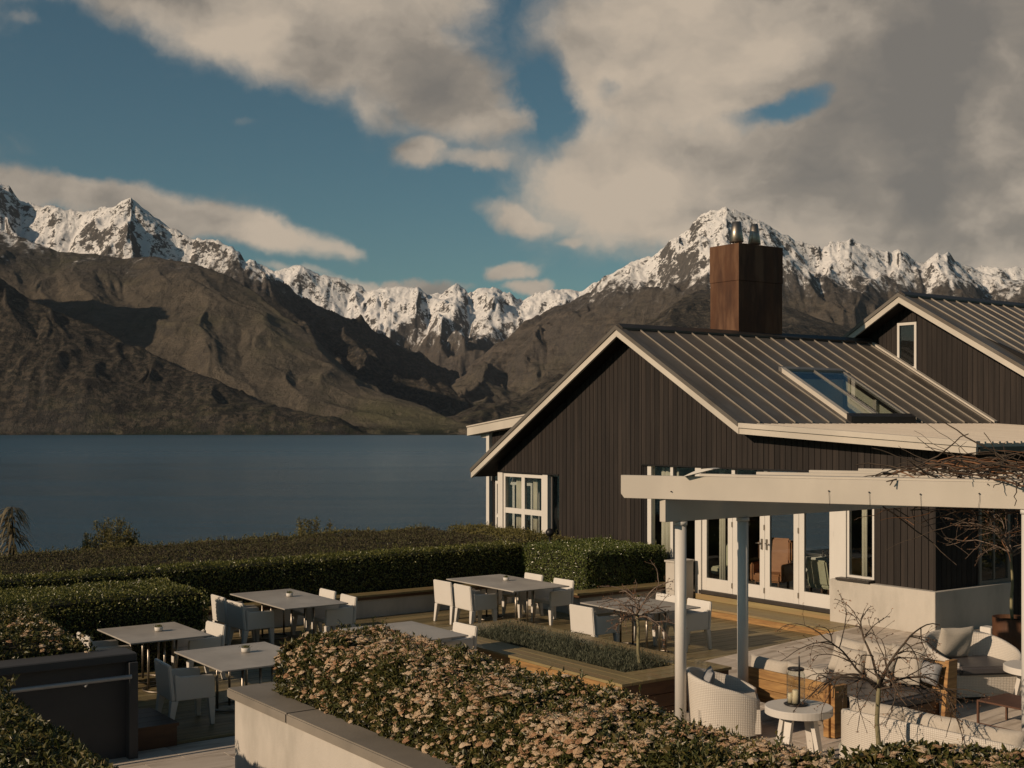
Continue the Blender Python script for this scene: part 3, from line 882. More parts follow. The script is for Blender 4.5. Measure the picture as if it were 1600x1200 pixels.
# barge boards with dark edge flashing
def barge(parent, ru, rz, sl, uL, uR, v0, v1, h, mat, flash=True):
    for (a, c) in ((uL, ru), (ru, uR)):
        f = lambda u: rz - sl * abs(u - ru)
        m = MB()
        m.hexa([(a, v0, f(a) - h), (c, v0, f(c) - h), (c, v1, f(c) - h), (a, v1, f(a) - h)], [(a, v0, f(a) - 0.055), (c, v0, f(c) - 0.055), (c, v1, f(c) - 0.055), (a, v1, f(a) - 0.055)])
        m.build('barge_board', mat, parent)
        m = MB()
        m.hexa([(a, v0 - 0.03, f(a) - 0.06), (c, v0 - 0.03, f(c) - 0.06), (c, v1 + 0.09, f(c) - 0.06), (a, v1 + 0.09, f(a) - 0.06)], [(a, v0 - 0.03, f(a) + 0.03), (c, v0 - 0.03, f(c) + 0.03), (c, v1 + 0.09, f(c) + 0.03), (a, v1 + 0.09, f(a) + 0.03)])
        m.build('edge_flashing', M_roof, parent)
barge(house, RU, RZ, SL, -7.74, BRK_U, -0.42, -0.36, 0.205, M_fascia)
# underside of the overhang
m = MB()
for a, c in ((-7.72, RU), (RU, BRK_U), (BRK_U, 6.40)):
    m.hexa([(a, -0.36, roof_z(a) - 0.19), (c, -0.36, roof_z(c) - 0.19), (c, 0.02, roof_z(c) - 0.19), (a, 0.02, roof_z(a) - 0.19)],
           [(a, -0.36, roof_z(a) - 0.15), (c, -0.36, roof_z(c) - 0.15), (c, 0.02, roof_z(c) - 0.15), (a, 0.02, roof_z(a) - 0.15)])
m.build('soffit', M_board, house)
m = MB().hexa([(-7.72, 0.02, roof_z(-7.72) - .19), (-7.15, 0.02, roof_z(-7.15) - .19), (-7.15, 7.9, roof_z(-7.15) - .19), (-7.72, 7.9, roof_z(-7.72) - .19)],
              [(-7.72, 0.02, roof_z(-7.72) - .15), (-7.15, 0.02, roof_z(-7.15) - .15), (-7.15, 7.9, roof_z(-7.15) - .15), (-7.72, 7.9, roof_z(-7.72) - .15)])
m.build('eave_soffit', M_board, house)
m = MB().box(-7.78, -7.72, -0.36, 7.9, roof_z(-7.72) - 0.16, roof_z(-7.72) - 0.02); m.build('gutter', M_flash, house)

# ---- low pitch roof
lr = MB()
lr.hexa([(BRK_U, -0.34, roof_z(BRK_U) - 0.12), (6.43, -0.34, roof_z(6.43) - 0.12), (6.43, 8.0, roof_z(6.43) - 0.12), (BRK_U, 8.0, roof_z(BRK_U) - 0.12)],
        [(BRK_U, -0.34, roof_z(BRK_U) - 0.03), (6.43, -0.34, roof_z(6.43) - 0.03), (6.43, 8.0, roof_z(6.43) - 0.03), (BRK_U, 8.0, roof_z(BRK_U) - 0.03)])
lowroof = lr.build('verandah_roof', M_paleroof, house)
prof_ = []
nv = 42
m = MB()
for i in range(nv):
    v0 = -0.34 + i * (8.34 / nv); v1 = v0 + 8.34 / nv
    for (a, c, l0, l1) in ((v0, v0 + 0.05, 0.012, 0.0),):
        z_ = lambda u, l: roof_z(u) - 0.03 + l
        m.hexa([(BRK_U, a, z_(BRK_U, -0.01)), (6.45, a, z_(6.45, -0.01)), (6.45, c, z_(6.45, -0.01)), (BRK_U, c, z_(BRK_U, -0.01))],
               [(BRK_U, a, z_(BRK_U, 0.028)), (6.45, a, z_(6.45, 0.028)), (6.45, c, z_(6.45, 0.028)), (BRK_U, c, z_(BRK_U, 0.028))])
rb = m.build('roof_rib', M_paleroof, lowroof); rb['kind'] = 'stuff'
# fascia of the low roof: two stepped boards
m = MB()
f = lambda u: roof_z(u)
m.hexa([(BRK_U, -0.40, f(BRK_U) - 0.20), (6.47, -0.40, f(6.47) - 0.20), (6.47, -0.34, f(6.47) - 0.20), (BRK_U, -0.34, f(BRK_U) - 0.20)],
       [(BRK_U, -0.40, f(BRK_U) - 0.085), (6.47, -0.40, f(6.47) - 0.085), (6.47, -0.34, f(6.47) - 0.085), (BRK_U, -0.34, f(BRK_U) - 0.085)])
m.build('fascia_board', M_fascia, house)
m = MB()
m.hexa([(BRK_U, -0.435, f(BRK_U) - 0.082), (6.50, -0.435, f(6.5) - 0.082), (6.50, -0.33, f(6.5) - 0.082), (BRK_U, -0.33, f(BRK_U) - 0.082)],
       [(BRK_U, -0.435, f(BRK_U) + 0.01), (6.50, -0.435, f(6.5) + 0.01), (6.50, -0.33, f(6.5) + 0.01), (BRK_U, -0.33, f(BRK_U) + 0.01)])
m.build('fascia_cap', M_fascia, house)
m = MB().box(6.44, 6.50, -0.33, 8.0, f(6.47) - 0.17, f(6.47) - 0.085); m.build('side_gutter', M_flash, house)
m = MB().box(5.45, 6.40, 0.03, 8.0, f(6.4) - 0.24, f(6.4) - 0.15); m.build('side_soffit', M_board, house)
m = MB().box(5.50, 5.62, 0.3, 8.0, -0.62, -0.46); m.build('verandah_beam', M_board, house)

# ---- chimney
CU, CV = -2.12, 3.22         # near right corner
cw, cd = 0.94, 1.48
chim = MB().box(CU - cw + .012, CU - .012, CV + .012, CV + cd - .012, 1.2, 3.27).build('chimney', M_corten, house)
MB().box(CU - cw, CU, CV, CV + cd, 3.275, 4.13).build('chimney_casing', M_corten, chim, bevel=0.004)
b = MB().box(CU - cw - .03, CU + .03, CV - .03, CV + cd + .06, 1.70, 1.86).box(CU + .03, CU + 0.22, CV - .03, CV + cd + .06, 1.70, 1.80); b.build('chimney_flashing', M_flash, chim)
b = MB().prism([(CU - cw - 0.05, 1.98), (CU - 0.30, 2.14), (CU + 0.08, 1.90), (CU + 0.08, 1.78), (CU - 0.30, 2.02), (CU - cw - 0.05, 1.86)], CV - 0.06, CV - 0.035).build('saddle_flashing', M_fascia, chim)
for (du, dv, r0, r1, h, lab) in ((-0.46, 0.40, 0.165, 0.105, 0.47, 'brown tinted flue cowl'), (-0.46, 1.00, 0.150, 0.085, 0.47, 'silvery flue cowl')):
    m = MB().lathe([(0.09, 4.10), (0.09, 4.26)], 20, CU + du, CV + dv)
    m.lathe([(r0 - .01, 4.22), (r0, 4.23), (r1, 4.23 + h), (r1 - .015, 4.235 + h), (r1 - .02, 4.20 + h)], 24, CU + du, CV + dv)
    o = m.build('flue_cowl', M_steel, chim); o['label'] = lab

# ---- skylight
M_lining = material('pale_green_lining', (0.50, 0.49, 0.38), (0.44, 0.43, 0.34), 0.8, 2)
su0, su1 = SKU, 1.27
sk = MB()
fz = lambda u, l: roof_z(u) + l
def bar(m, u0, u1, v0, v1, l0, l1):
    m.hexa([(u0, v0, fz(u0, l0)), (u1, v0, fz(u1, l0)), (u1, v1, fz(u1, l0)), (u0, v1, fz(u0, l0))], [(u0, v0, fz(u0, l1)), (u1, v0, fz(u1, l1)), (u1, v1, fz(u1, l1)), (u0, v1, fz(u0, l1))])
bar(sk, su0, su1, SKV0 - 0.04, SKV0 + 0.10, -0.02, 0.10)
skf = sk.build('skylight', M_fascia, house)
m = MB(); bar(m, su0, su1, SKV1 - 0.05, SKV1 + 0.03, -0.02, 0.07); bar(m, su0 - 0.06, su0 + 0.03, SKV0 - 0.04, SKV1 + 0.03, 0.0, 0.09); bar(m, su0, su1, (SKV0 + SKV1) / 2 - .02, (SKV0 + SKV1) / 2 + .02, 0.03, 0.085)
m.build('glazing_bar', M_frame, skf)
m = MB(); bar(m, su1 - 0.02, su1 + 0.10, SKV0 - 0.04, SKV1 + 0.03, -0.03, 0.13); m.build('sill_flashing', M_dkmetal, skf)
m = MB(); bar(m, su0 + .02, su1, SKV0 + .08, SKV1 - .04, 0.045, 0.052); m.build('pane', M_glass, skf)
# the roof deck is opened under the skylight and a lit well is built below it
me = roofobj.data
bm = bmesh.new(); 
def roof_deck(bm):
    m = MB()
    def seg(u0, u1, v0, v1):
        m.hexa([(u0, v0, roof_z(u0) - 0.13), (u1, v0, roof_z(u1) - 0.13), (u1, v1, roof_z(u1) - 0.13), (u0, v1, roof_z(u0) - 0.13)],
               [(u0, v0, roof_z(u0) - 0.03), (u1, v0, roof_z(u1) - 0.03), (u1, v1, roof_z(u1) - 0.03), (u0, v1, roof_z(u0) - 0.03)])
    seg(-7.70, RU, -0.30, 7.96); seg(RU, su0, -0.30, 7.96); seg(su0, BRK_U, -0.30, SKV0); seg(su0, BRK_U, SKV1, 7.96)
    return m
dm = roof_deck(bm); bm.free()
me.clear_geometry(); me.from_pydata(dm.v, [], dm.f); me.update()
well = MB()
well.box(su0 - 0.05, su0 - 0.02, SKV0, SKV1, -0.75, roof_z(su0) - 0.14)
well.box(su0 - 0.05, su1 + 0.1, SKV1 + 0.01, SKV1 + 0.04, -0.75, -0.06)
well.prism([(su0 - 0.02, -0.06), (su1 + 0.02, -0.06), (su0 - 0.02, roof_z(su0) - 0.13)], SKV1 + 0.01, SKV1 + 0.04)
well.prism([(su0 - 0.02, -0.06), (su1 + 0.02, -0.06), (su0 - 0.02, roof_z(su0) - 0.13)], SKV0 - 0.04, SKV0 - 0.01)
wl = well.build('skylight_well', M_lining, skf)
MB().box(0.33, 0.43, SKV1 - 0.10, SKV1, -0.75, 0.50).build('well_post', M_fascia, skf)
MB().box(0.9, 0.96, SKV1 - 0.10, SKV1 - 0.03, -0.3, 0.10).build('well_bracket', M_fascia, skf)
bl = MB()
for i in range(16):
    u_ = 0.05 + i * 0.055
    bl.box(u_, u_ + 0.03, SKV0 + 0.25, SKV0 + 0.95, 0.02, 0.035)
o = bl.build('blind_slat', M_fascia, skf)
o['kind'] = 'stuff'

# ---- second gable behind
R2U, R2Z, S2 = -0.96, 3.11, 0.572
def roof2_z(u): return R2Z - S2 * abs(u - R2U)
m = MB()
m.prism([(-2.55, 1.2), (7.0, -0.5), (7.0, roof2_z(7.0) + 0.05), (R2U, R2Z - 0.2), (-2.55, roof2_z(-2.55) - 0.2)], 8.03, 8.15)
m2 = MB().prism([(-2.55, -0.6), (6.3, -0.6), (6.3, roof2_z(6.3) - .15 if roof2_z(6.3) - .15 > -0.5 else -0.5), (R2U, R2Z - 0.2), (-2.55, roof2_z(-2.55) - 0.2)], 8.03, 8.15)
g2 = m2.build('upper_gable_wall', M_black, house)
W2A, W2B, W2Z0, W2Z1 = -1.36, -0.80, 1.30, 2.45
def up_bottom(u):
    return -0.28
edges = -2.53
x = -2.53
while x < 5.9:
    nx = x + BW
    for c in (W2A, W2B, R2U):
        if x + 0.01 < c < nx - 0.01: nx = c
    a2, c2 = x + 0.0045, nx - 0.0045
    lo = max(roof_z((x + nx) / 2) - 0.1, -0.35)
    tf = lambda u: roof2_z(u) - 0.2
    spans = [(lo, None)]
    if W2A - 0.001 <= x and nx <= W2B + 0.001: spans = [(lo, W2Z0 - 0.02), (W2Z1 + 0.02, None)]
    for (z0, z1) in spans:
        ta = tf(a2) if z1 is None else z1; tb = tf(c2) if z1 is None else z1
        if min(ta, tb) - z0 < 0.04 or c2 - a2 < 0.015: continue
        m = MB(); m.prism([(a2, z0), (c2, z0), (c2, tb), (a2, ta)], 8.03 - 0.022 + random.uniform(-.0015, .0015), 8.03)
        m.build('cladding_board', M_board, g2)
    x = nx
m = MB()
fw = 0.065
m.box(W2A, W2A + fw, 7.97, 8.05, W2Z0, W2Z1).box(W2B - fw, W2B, 7.97, 8.05, W2Z0, W2Z1).box(W2A + fw, W2B - fw, 7.97, 8.05, W2Z1 - fw, W2Z1).box(W2A + fw, W2B - fw, 7.97, 8.05, W2Z0, W2Z0 + fw)
w2 = m.build('upper_window', M_white, house)
MB().box(W2A - 0.04, W2B + 0.04, 7.93, 8.02, W2Z0 - 0.05, W2Z0 - 0.003).build('sill', M_white, w2)
MB().box(W2A + fw, W2B - fw, 8.0, 8.006, W2Z0 + fw, W2Z1 - fw).build('pane', M_glass, w2)
rf2 = MB()
rf2.prism([(-2.95, roof2_z(-2.95) - 0.12), (R2U, R2Z - 0.12), (6.5, roof2_z(6.5) - 0.12), (6.5, roof2_z(6.5) - 0.03), (R2U, R2Z - 0.03), (-2.95, roof2_z(-2.95) - 0.03)], 7.62, 15.9)
r2 = rf2.build('upper_roof', M_black, house)
def slope2(m, u0, u1, v0, v1, lift, th):
    f = lambda u: roof2_z(u) + lift
    m.hexa([(u0, v0, f(u0) - th), (u1, v0, f(u1) - th), (u1, v1, f(u1) - th), (u0, v1, f(u0) - th)], [(u0, v0, f(u0)), (u1, v0, f(u1)), (u1, v1, f(u1)), (u0, v1, f(u0))])
for i in range(16):
    v0 = 7.58 + i * pan; v1 = v0 + pan
    m = MB(); slope2(m, R2U + .01, 6.5, v0 + .004, v1 - .004, 0, .02); m.build('roof_panel', M_roof, r2)
    m = MB(); slope2(m, -2.97, R2U - .01, v0 + .004, v1 - .004, 0, .02); m.build('roof_panel', M_roof, r2)
    if i:
        m = MB(); slope2(m, R2U + .02, 6.5, v0 - .012, v0 + .012, .036, .034); m.build('roof_seam', M_seam, r2)
m = MB().prism([(R2U - 0.14, R2Z - 0.065), (R2U, R2Z + 0.03), (R2U + 0.14, R2Z - 0.065), (R2U + 0.14, R2Z - 0.02), (R2U, R2Z + 0.075), (R2U - 0.14, R2Z - 0.02)], 7.56, 15.9)
m.build('ridge_cap', M_flash, r2)
barge(house, R2U, R2Z, S2, -2.97, 6.5, 7.50, 7.56, 0.21, M_fascia)
m = MB()
for a, c in ((-2.95, R2U), (R2U, 6.4)):
    m.hexa([(a, 7.56, roof2_z(a) - 0.20), (c, 7.56, roof2_z(c) - 0.20), (c, 8.0, roof2_z(c) - 0.20), (a, 8.0, roof2_z(a) - 0.20)],
           [(a, 7.56, roof2_z(a) - 0.15), (c, 7.56, roof2_z(c) - 0.15), (c, 8.0, roof2_z(c) - 0.15), (a, 8.0, roof2_z(a) - 0.15)])
m.build('upper_soffit', M_board, house)
# flashing where the near roof meets the upper wall
m = MB(); bar(m, RU, BRK_U, 7.86, 7.99, 0.0, 0.05); m.build('valley_flashing', M_fascia, house)

# ---- dormer on the far side
m = MB()
DV0, DV1 = 1.6, 5.2
dorm = MB().box(-10.30, -10.16, DV0 + .2, DV0 + .34, -3.9, -0.32).build('far_corner_post', M_white, house)
ZL = lambda u: -0.37 + (u + 10.95) * 0.115
m = MB()
m.hexa([(-10.95, DV0, ZL(-10.95)), (-6.2, DV0, ZL(-6.2)), (-6.2, DV0 + .07, ZL(-6.2)), (-10.95, DV0 + .07, ZL(-10.95))],
       [(-10.95, DV0, ZL(-10.95) + .23), (-6.2, DV0, ZL(-6.2) + .23), (-6.2, DV0 + .07, ZL(-6.2) + .23), (-10.95, DV0 + .07, ZL(-10.95) + .23)])
m.build('dormer_fascia', M_fascia, house)
m = MB()
m.hexa([(-10.95, DV0 - .03, ZL(-10.95) + .232), (-6.2, DV0 - .03, ZL(-6.2) + .232), (-6.2, DV1, ZL(-6.2) + .232), (-10.95, DV1, ZL(-10.95) + .232)],
       [(-10.95, DV0 - .03, ZL(-10.95) + .27), (-6.2, DV0 - .03, ZL(-6.2) + .27), (-6.2, DV1, ZL(-6.2) + .27), (-10.95, DV1, ZL(-10.95) + .27)])
m.hexa([(-10.93, DV0 + .07, ZL(-10.95)), (-6.2, DV0 + .07, ZL(-6.2)), (-6.2, DV1, ZL(-6.2)), (-10.93, DV1, ZL(-10.95))],
       [(-10.93, DV0 + .07, ZL(-10.95) + .05), (-6.2, DV0 + .07, ZL(-6.2) + .05), (-6.2, DV1, ZL(-6.2) + .05), (-10.93, DV1, ZL(-10.95) + .05)])
m.build('dormer_roof', M_paleroof, house)
m = MB().box(-10.6, -10.30, DV0 + .22, DV0 + .30, -0.42, -0.33); m.build('rafter_end', M_fascia, house)
dw = MB().box(-10.16, -6.0, DV0 + .32, DV0 + .40, -3.6, -0.25).build('dormer_wall', M_black, house)
boards(dw, -10.15, -8.0, lambda u: -0.74, lambda u: ZL(u) - .005, DV0 + .32)
m = MB().box(-10.15, -8.0, DV0 + .22, DV0 + .31, -0.80, -0.75); m.build('dormer_rail', M_white, house)
m = MB().box(-10.10, -10.05, DV0 + .22, DV0 + .31, -1.6, -0.80).box(-9.1, -9.05, DV0 + .22, DV0 + .31, -1.6, -0.80).box(-10.05, -9.1, DV0 + .22, DV0 + .31, -0.86, -0.80)
dwn = m.build('dormer_window', M_frame, house)
MB().box(-10.05, -9.1, DV0 + .27, DV0 + .276, -1.6, -0.86).build('pane', M_glass, dwn)

# ---- bay windows at the left end
def casement(u0, u1, z0, z1, v, nx, nz, name='window', fr=0.075, mat=M_white, parent=house, mull=0.10, depth=0.07):
    m = MB()
    m.box(u0, u0 + fr, v, v + depth, z0, z1).box(u1 - fr, u1, v, v + depth, z0, z1).box(u0 + fr, u1 - fr, v, v + depth, z1 - fr, z1).box(u0 + fr, u1 - fr, v, v + depth, z0, z0 + fr)
    f = m.build(name, mat, parent)
    iu0, iu1, iz0, iz1 = u0 + fr, u1 - fr, z0 + fr, z1 - fr
    cx = [iu0 + (iu1 - iu0) * i / nx for i in range(nx + 1)]
    cz = [iz0 + (iz1 - iz0) * i / nz for i in range(nz + 1)]
    for i in range(1, nx): MB().box(cx[i] - mull / 2, cx[i] + mull / 2, v + .002, v + depth - .002, iz0, iz1).build('mullion', mat, f)
    for j in range(1, nz):
        for i in range(nx):
            a = cx[i] + (mull / 2 if i else 0); c = cx[i + 1] - (mull / 2 if i < nx - 1 else 0)
            MB().box(a, c, v + .004, v + depth - .004, cz[j] - mull / 2, cz[j] + mull / 2).build('glazing_rail', mat, f)
    for i in range(nx):
        for j in range(nz):
            a = cx[i] + (mull / 2 if i else 0); c = cx[i + 1] - (mull / 2 if i < nx - 1 else 0)
            lo = cz[j] + (mull / 2 if j else 0); hi = cz[j + 1] - (mull / 2 if j < nz - 1 else 0)
            MB().box(a, c, v + depth / 2, v + depth / 2 + .006, lo, hi).build('pane', M_glass, f)
    return f
f = casement(-6.95, -5.33, -3.05, -1.25, 0.02, 2, 2, mull=0.13)
f['label'] = 'white four pane window under the left eave'
MB().box(-7.16, -6.955, -0.01, 0.12, -3.9, -1.235).build('corner_post', M_white, house)
MB().box(-5.325, -5.13, -0.01, 0.10, -3.9, -1.235).build('window_post', M_white, house)
MB().box(-6.95, -5.33, 0.0, 0.10, -3.9, -3.055).build('window_apron', M_white, house)
f = casement(-5.125, -4.715, -3.9, -1.235, 0.10, 1, 1, mat=M_frame, fr=0.03)
f['label'] = 'narrow dark full height window beside the corner'
MB().hexa([(-7.95, 1.0, -1.32), (-7.87, 1.0, -1.32), (-7.20, 0.03, -2.35), (-7.28, 0.03, -2.35)], [(-7.95, 1.06, -1.16), (-7.87, 1.06, -1.16), (-7.20, 0.10, -2.19), (-7.28, 0.10, -2.19)]).build('eave_brace', M_white, house)
casement(-9.9, -8.2, -3.9, -1.6, 1.83, 2, 1, parent=house)
# walls round the left room
m = MB().box(-7.14, -7.0, 0.13, 7.9, -3.9, -3.0); m.build('low_side_wall', M_render, house)
fw_ = casement(-1, 1, -1, 1, 0, 2, 1, name='lake_side_window')
for ch in [fw_] + list(fw_.children): pass
fw_.rotation_euler = (0, 0, R(90)); fw_.location = (-7.08, 1.3, -2.05)
fw_.scale = (1.1, 1, 0.9)

# ---- glazing of the long opening
DZ0 = -3.385
DOORH = -1.22
m = MB().box(-0.30, 3.57, 0.03, 0.13, DOORH, DOORH + 0.08).build('transom', M_white, house)
MB().box(-1.69, -1.57, 0.03, 0.14, -3.9, -0.915).build('window_post', M_white, house)
MB().box(-0.98, -0.90, 0.03, 0.14, -3.9, -0.915).build('window_post', M_white, house)
MB().box(-0.22, -0.05, 0.0, 0.14, -3.9, -0.915).build('door_post', M_white, house)
MB().box(3.33, 3.60, -0.01, 0.14, -2.785, -0.915).build('window_post', M_white, house)
MB().box(-1.57, -0.98, 0.08, 0.086, -3.4, -0.93).build('pane', M_glass, house)
MB().box(-0.90, -0.22, 0.08, 0.086, -3.4, -0.93).build('pane', M_glass, house)
cl = MB()
nleaf = 4; lw = (3.33 - 0.0) / nleaf
for i in range(nleaf):
    a = -0.045 + i * (3.372 / 4); c = a + 3.372 / 4 - 0.006
    st = 0.125
    fz0, fz1 = DZ0 + 0.02, DOORH - 0.005
    m = MB().box(a, a + st, 0.03, 0.085, fz0, fz1).box(c - st, c, 0.03, 0.085, fz0, fz1).box(a + st, c - st, 0.03, 0.085, fz0, fz0 + 0.25).box(a + st, c - st, 0.03, 0.085, fz1 - 0.12, fz1)
    d = m.build('glazed_door', M_white, house, bevel=0.003)
    MB().box(a + st, c - st, 0.055, 0.061, fz0 + 0.25, fz1 - 0.12).build('pane', M_glass, d)
    if i in (1, 2):
        x_ = c - 0.06 if i == 1 else a + 0.06
        hb = MB().box(x_ - 0.018, x_ + 0.018, 0.005, 0.03, -2.42, -2.22)
        hb.tube([(x_, -0.03, -2.30), (x_, 0.02, -2.30)], 0.010).tube([(x_, -0.03, -2.30), (x_ + (0.11 if i == 2 else -0.11), -0.035, -2.305)], 0.010)
        hb.build('handle', M_steel, d)
    for zz in (-3.2, -1.45, -2.0):
        MB().box(c - 0.006, c + 0.012, 0.005, 0.03, zz - 0.05, zz + 0.05).build('hinge', M_steel, d)
# clerestory above the doors
for i in range(4):
    a = -0.04 + i * 0.845
    MB().box(a + 0.05, a + 0.80, 0.075, 0.081, DOORH + 0.08, -0.92).build('pane', M_glass, house)
    MB().box(a + 0.80, a + 0.89, 0.04, 0.13, DOORH + 0.08, -0.918).build('mullion', M_white, house)
MB().box(-0.10, 3.34, -0.02, 0.14, DZ0 - 0.05, DZ0 + 0.015).build('door_sill', M_flash, house)
# right hand window over the plinth
m = MB().box(3.605, 3.65, 0.02, 0.09, -2.74, -0.93).box(4.15, 4.19, 0.02, 0.09, -2.74, -0.93).box(3.65, 4.15, 0.02, 0.09, -2.74, -2.70)
f = m.build('narrow_window', M_white, house)
MB().box(3.65, 4.15, 0.05, 0.056, -2.70, -0.93).build('pane', M_glass, f)
MB().box(3.50, 4.22, -0.17, 0.03, -2.788, -2.745).build('sill', M_flash, f)

# ---- rooms behind the glass
m = MB()
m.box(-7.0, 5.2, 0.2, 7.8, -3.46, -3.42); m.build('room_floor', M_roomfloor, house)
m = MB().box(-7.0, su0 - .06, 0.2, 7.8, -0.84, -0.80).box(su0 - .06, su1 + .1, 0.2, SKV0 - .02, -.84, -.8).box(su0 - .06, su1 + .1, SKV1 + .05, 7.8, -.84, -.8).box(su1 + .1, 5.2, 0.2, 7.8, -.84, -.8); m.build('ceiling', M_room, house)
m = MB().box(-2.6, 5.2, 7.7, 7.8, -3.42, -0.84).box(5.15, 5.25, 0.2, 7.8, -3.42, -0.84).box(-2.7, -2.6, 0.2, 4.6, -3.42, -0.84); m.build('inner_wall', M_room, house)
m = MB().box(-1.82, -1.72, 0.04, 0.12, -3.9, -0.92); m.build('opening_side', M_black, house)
# curtains
def curtain(u0, u1, v, z0, z1, folds):
    n = folds * 6
    vs = []; 
    for i in range(n + 1):
        t = i / n; u = u0 + (u1 - u0) * t; w = v + 0.035 * math.sin(t * folds * 2 * math.pi)
        vs += [(u, w, z0), (u + 0.01 * math.sin(i), w, z1)]
    fs = [(2 * i, 2 * i + 2, 2 * i + 3, 2 * i + 1) for i in range(n)]
    o = MB().add(vs, fs, True).build('curtain', M_curtain, house)
    sol = o.modifiers.new('thick', 'SOLIDIFY'); sol.thickness = 0.004
    return o
curtain(-1.52, -0.96, 0.28, -3.4, -0.95, 5)
curtain(0.17, 0.36, 0.30, -3.4, -0.95, 3)
curtain(-6.8, -6.45, 0.3, -3.4, -1.0, 4); curtain(-6.1, -5.9, 0.3, -3.4, -1.0, 3)
curtain(3.66, 3.80, 0.35, -3.4, -0.95, 2)

# ---- step in front of the doors
step = house_empty('timber_step'); tag(step, 'long timber step in front of the glazed doors', kind='structure')
for j in range(6):
    MB().box(-0.25, STONE_U + 1.2, -0.82 + j * 0.132, -0.82 + j * 0.132 + 0.127, -3.58, -3.545).build('tread_board', M_olive, step)
MB().box(-0.25, STONE_U + 1.15, -0.80, -0.775, DECK_Z + .002, -3.582).build('riser_board', M_timber_x, step)
MB().box(-0.2, 3.34, -0.06, -0.035, -3.545, DZ0 - 0.055).build('riser_board', M_olive, step)
MB().box(-0.23, STONE_U + 1.1, -0.77, -0.28, DECK_Z - .1, -3.585).build('step_frame', M_black, step)
# ------------------------------------------------------------------ foliage
def leaf_material(name, cols, rough=0.38, spec=0.5, trans=0.12, scale=1.2):
    m, t, b = principled(name)
    g = t.new('ShaderNodeNewGeometry')
    P = g.outputs['Position']
    r = g.outputs['Random Per Island']
    n = t.noise(P, scale, 3, 0.6)
    k = t.math('ADD', t.math('MULTIPLY', r, 0.7), t.math('MULTIPLY', n, 0.4))
    st = [(i / (len(cols) - 1) * 0.85 + 0.05, c) for i, c in enumerate(cols)]
    t.put(b.inputs['Base Color'], t.ramp(k, st))
    b.inputs['Roughness'].default_value = rough
    b.inputs['Specular IOR Level'].default_value = spec
    tr = t.new('ShaderNodeBsdfTranslucent')
    t.l.new(t.ramp(k, [(p, tuple(min(1, x * 1.3) for x in c)) for p, c in st]), tr.inputs[0])
    mx = t.new('ShaderNodeMixShader'); mx.inputs[0].default_value = trans
    o = [q for q in t.n if q.type == 'OUTPUT_MATERIAL'][0]
    t.l.new(b.outputs[0], mx.inputs[1]); t.l.new(tr.outputs[0], mx.inputs[2]); t.l.new(mx.outputs[0], o.inputs[0])
    return m
M_leaf = leaf_material('hedge_leaf', [(0.028, 0.036, 0.010), (0.062, 0.074, 0.017), (0.130, 0.138, 0.033), (0.250, 0.235, 0.070)], trans=.22)
M_leaf2 = leaf_material('glossy_green_leaf', [(0.028, 0.043, 0.012), (0.062, 0.086, 0.020), (0.115, 0.142, 0.037), (0.215, 0.225, 0.075)], rough=0.32, trans=.22)
M_vib = leaf_material('viburnum_leaf', [(0.022, 0.028, 0.010), (0.048, 0.054, 0.014), (0.092, 0.094, 0.024), (0.165, 0.125, 0.045)], rough=0.42, trans=.2)
M_purple = leaf_material('brown_purple_twiggy_leaf', [(0.034, 0.028, 0.019), (0.060, 0.049, 0.032), (0.084, 0.072, 0.042), (0.130, 0.135, 0.050)], rough=0.7, spec=0.2)
M_mix = leaf_material('olive_leaf', [(0.045, 0.045, 0.015), (0.090, 0.084, 0.026), (0.150, 0.134, 0.042), (0.210, 0.180, 0.065)], rough=0.55, spec=0.3)
M_lav = leaf_material('grey_green_lavender', [(0.030, 0.036, 0.022), (0.058, 0.066, 0.040), (0.090, 0.098, 0.062), (0.130, 0.130, 0.090)], rough=0.7, spec=0.2)
M_floret = leaf_material('pinkish_floret', [(0.250, 0.120, 0.058), (0.420, 0.285, 0.165), (0.520, 0.400, 0.255), (0.590, 0.485, 0.345)], rough=0.75, spec=0.15, trans=0.1, scale=3.0)
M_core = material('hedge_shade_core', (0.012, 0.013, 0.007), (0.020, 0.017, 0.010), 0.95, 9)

def unit(a): return a / np.maximum(np.linalg.norm(a, axis=1, keepdims=True), 1e-9)
def leaf_arrays(P, N, L, asp=0.5, jit=0.7, fold=0.18, lift=0.35, seed=1, up=0.0):
    g = np.random.default_rng(seed); n = len(P)
    nn = unit(N + jit * g.normal(size=(n, 3)) + np.array([0, 0, up]))
    r = g.normal(size=(n, 3)); d = unit(r - (r * nn).sum(1, keepdims=True) * nn)
    s = np.cross(nn, d)
    L = (L * g.uniform(0.65, 1.3, n))[:, None] if np.isscalar(L) else L[:, None]
    d2 = unit(d + N * lift)
    base = P; tip = P + d2 * L; mid = P + d2 * L * 0.45
    a = mid + s * L * asp * 0.5 + nn * L * fold; c = mid - s * L * asp * 0.5 + nn * L * fold
    v = np.stack([base, a, tip, c], axis=1).reshape(-1, 3)
    f = np.arange(4 * n).reshape(n, 4)
    return v, f
def shrink(poly, d):
    n = len(poly); out = []
    for i in range(n):
        p0, p1, p2 = Vector(poly[i - 1]), Vector(poly[i]), Vector(poly[(i + 1) % n])
        e1 = (p1 - p0).normalized(); e2 = (p2 - p1).normalized()
        n1 = Vector((-e1.y, e1.x)); n2 = Vector((-e2.y, e2.x))
        b_ = (n1 + n2); k_ = d / max(1 + n1.dot(n2), 0.2)
        out.append(tuple(p1 + b_ * k_))
    return out
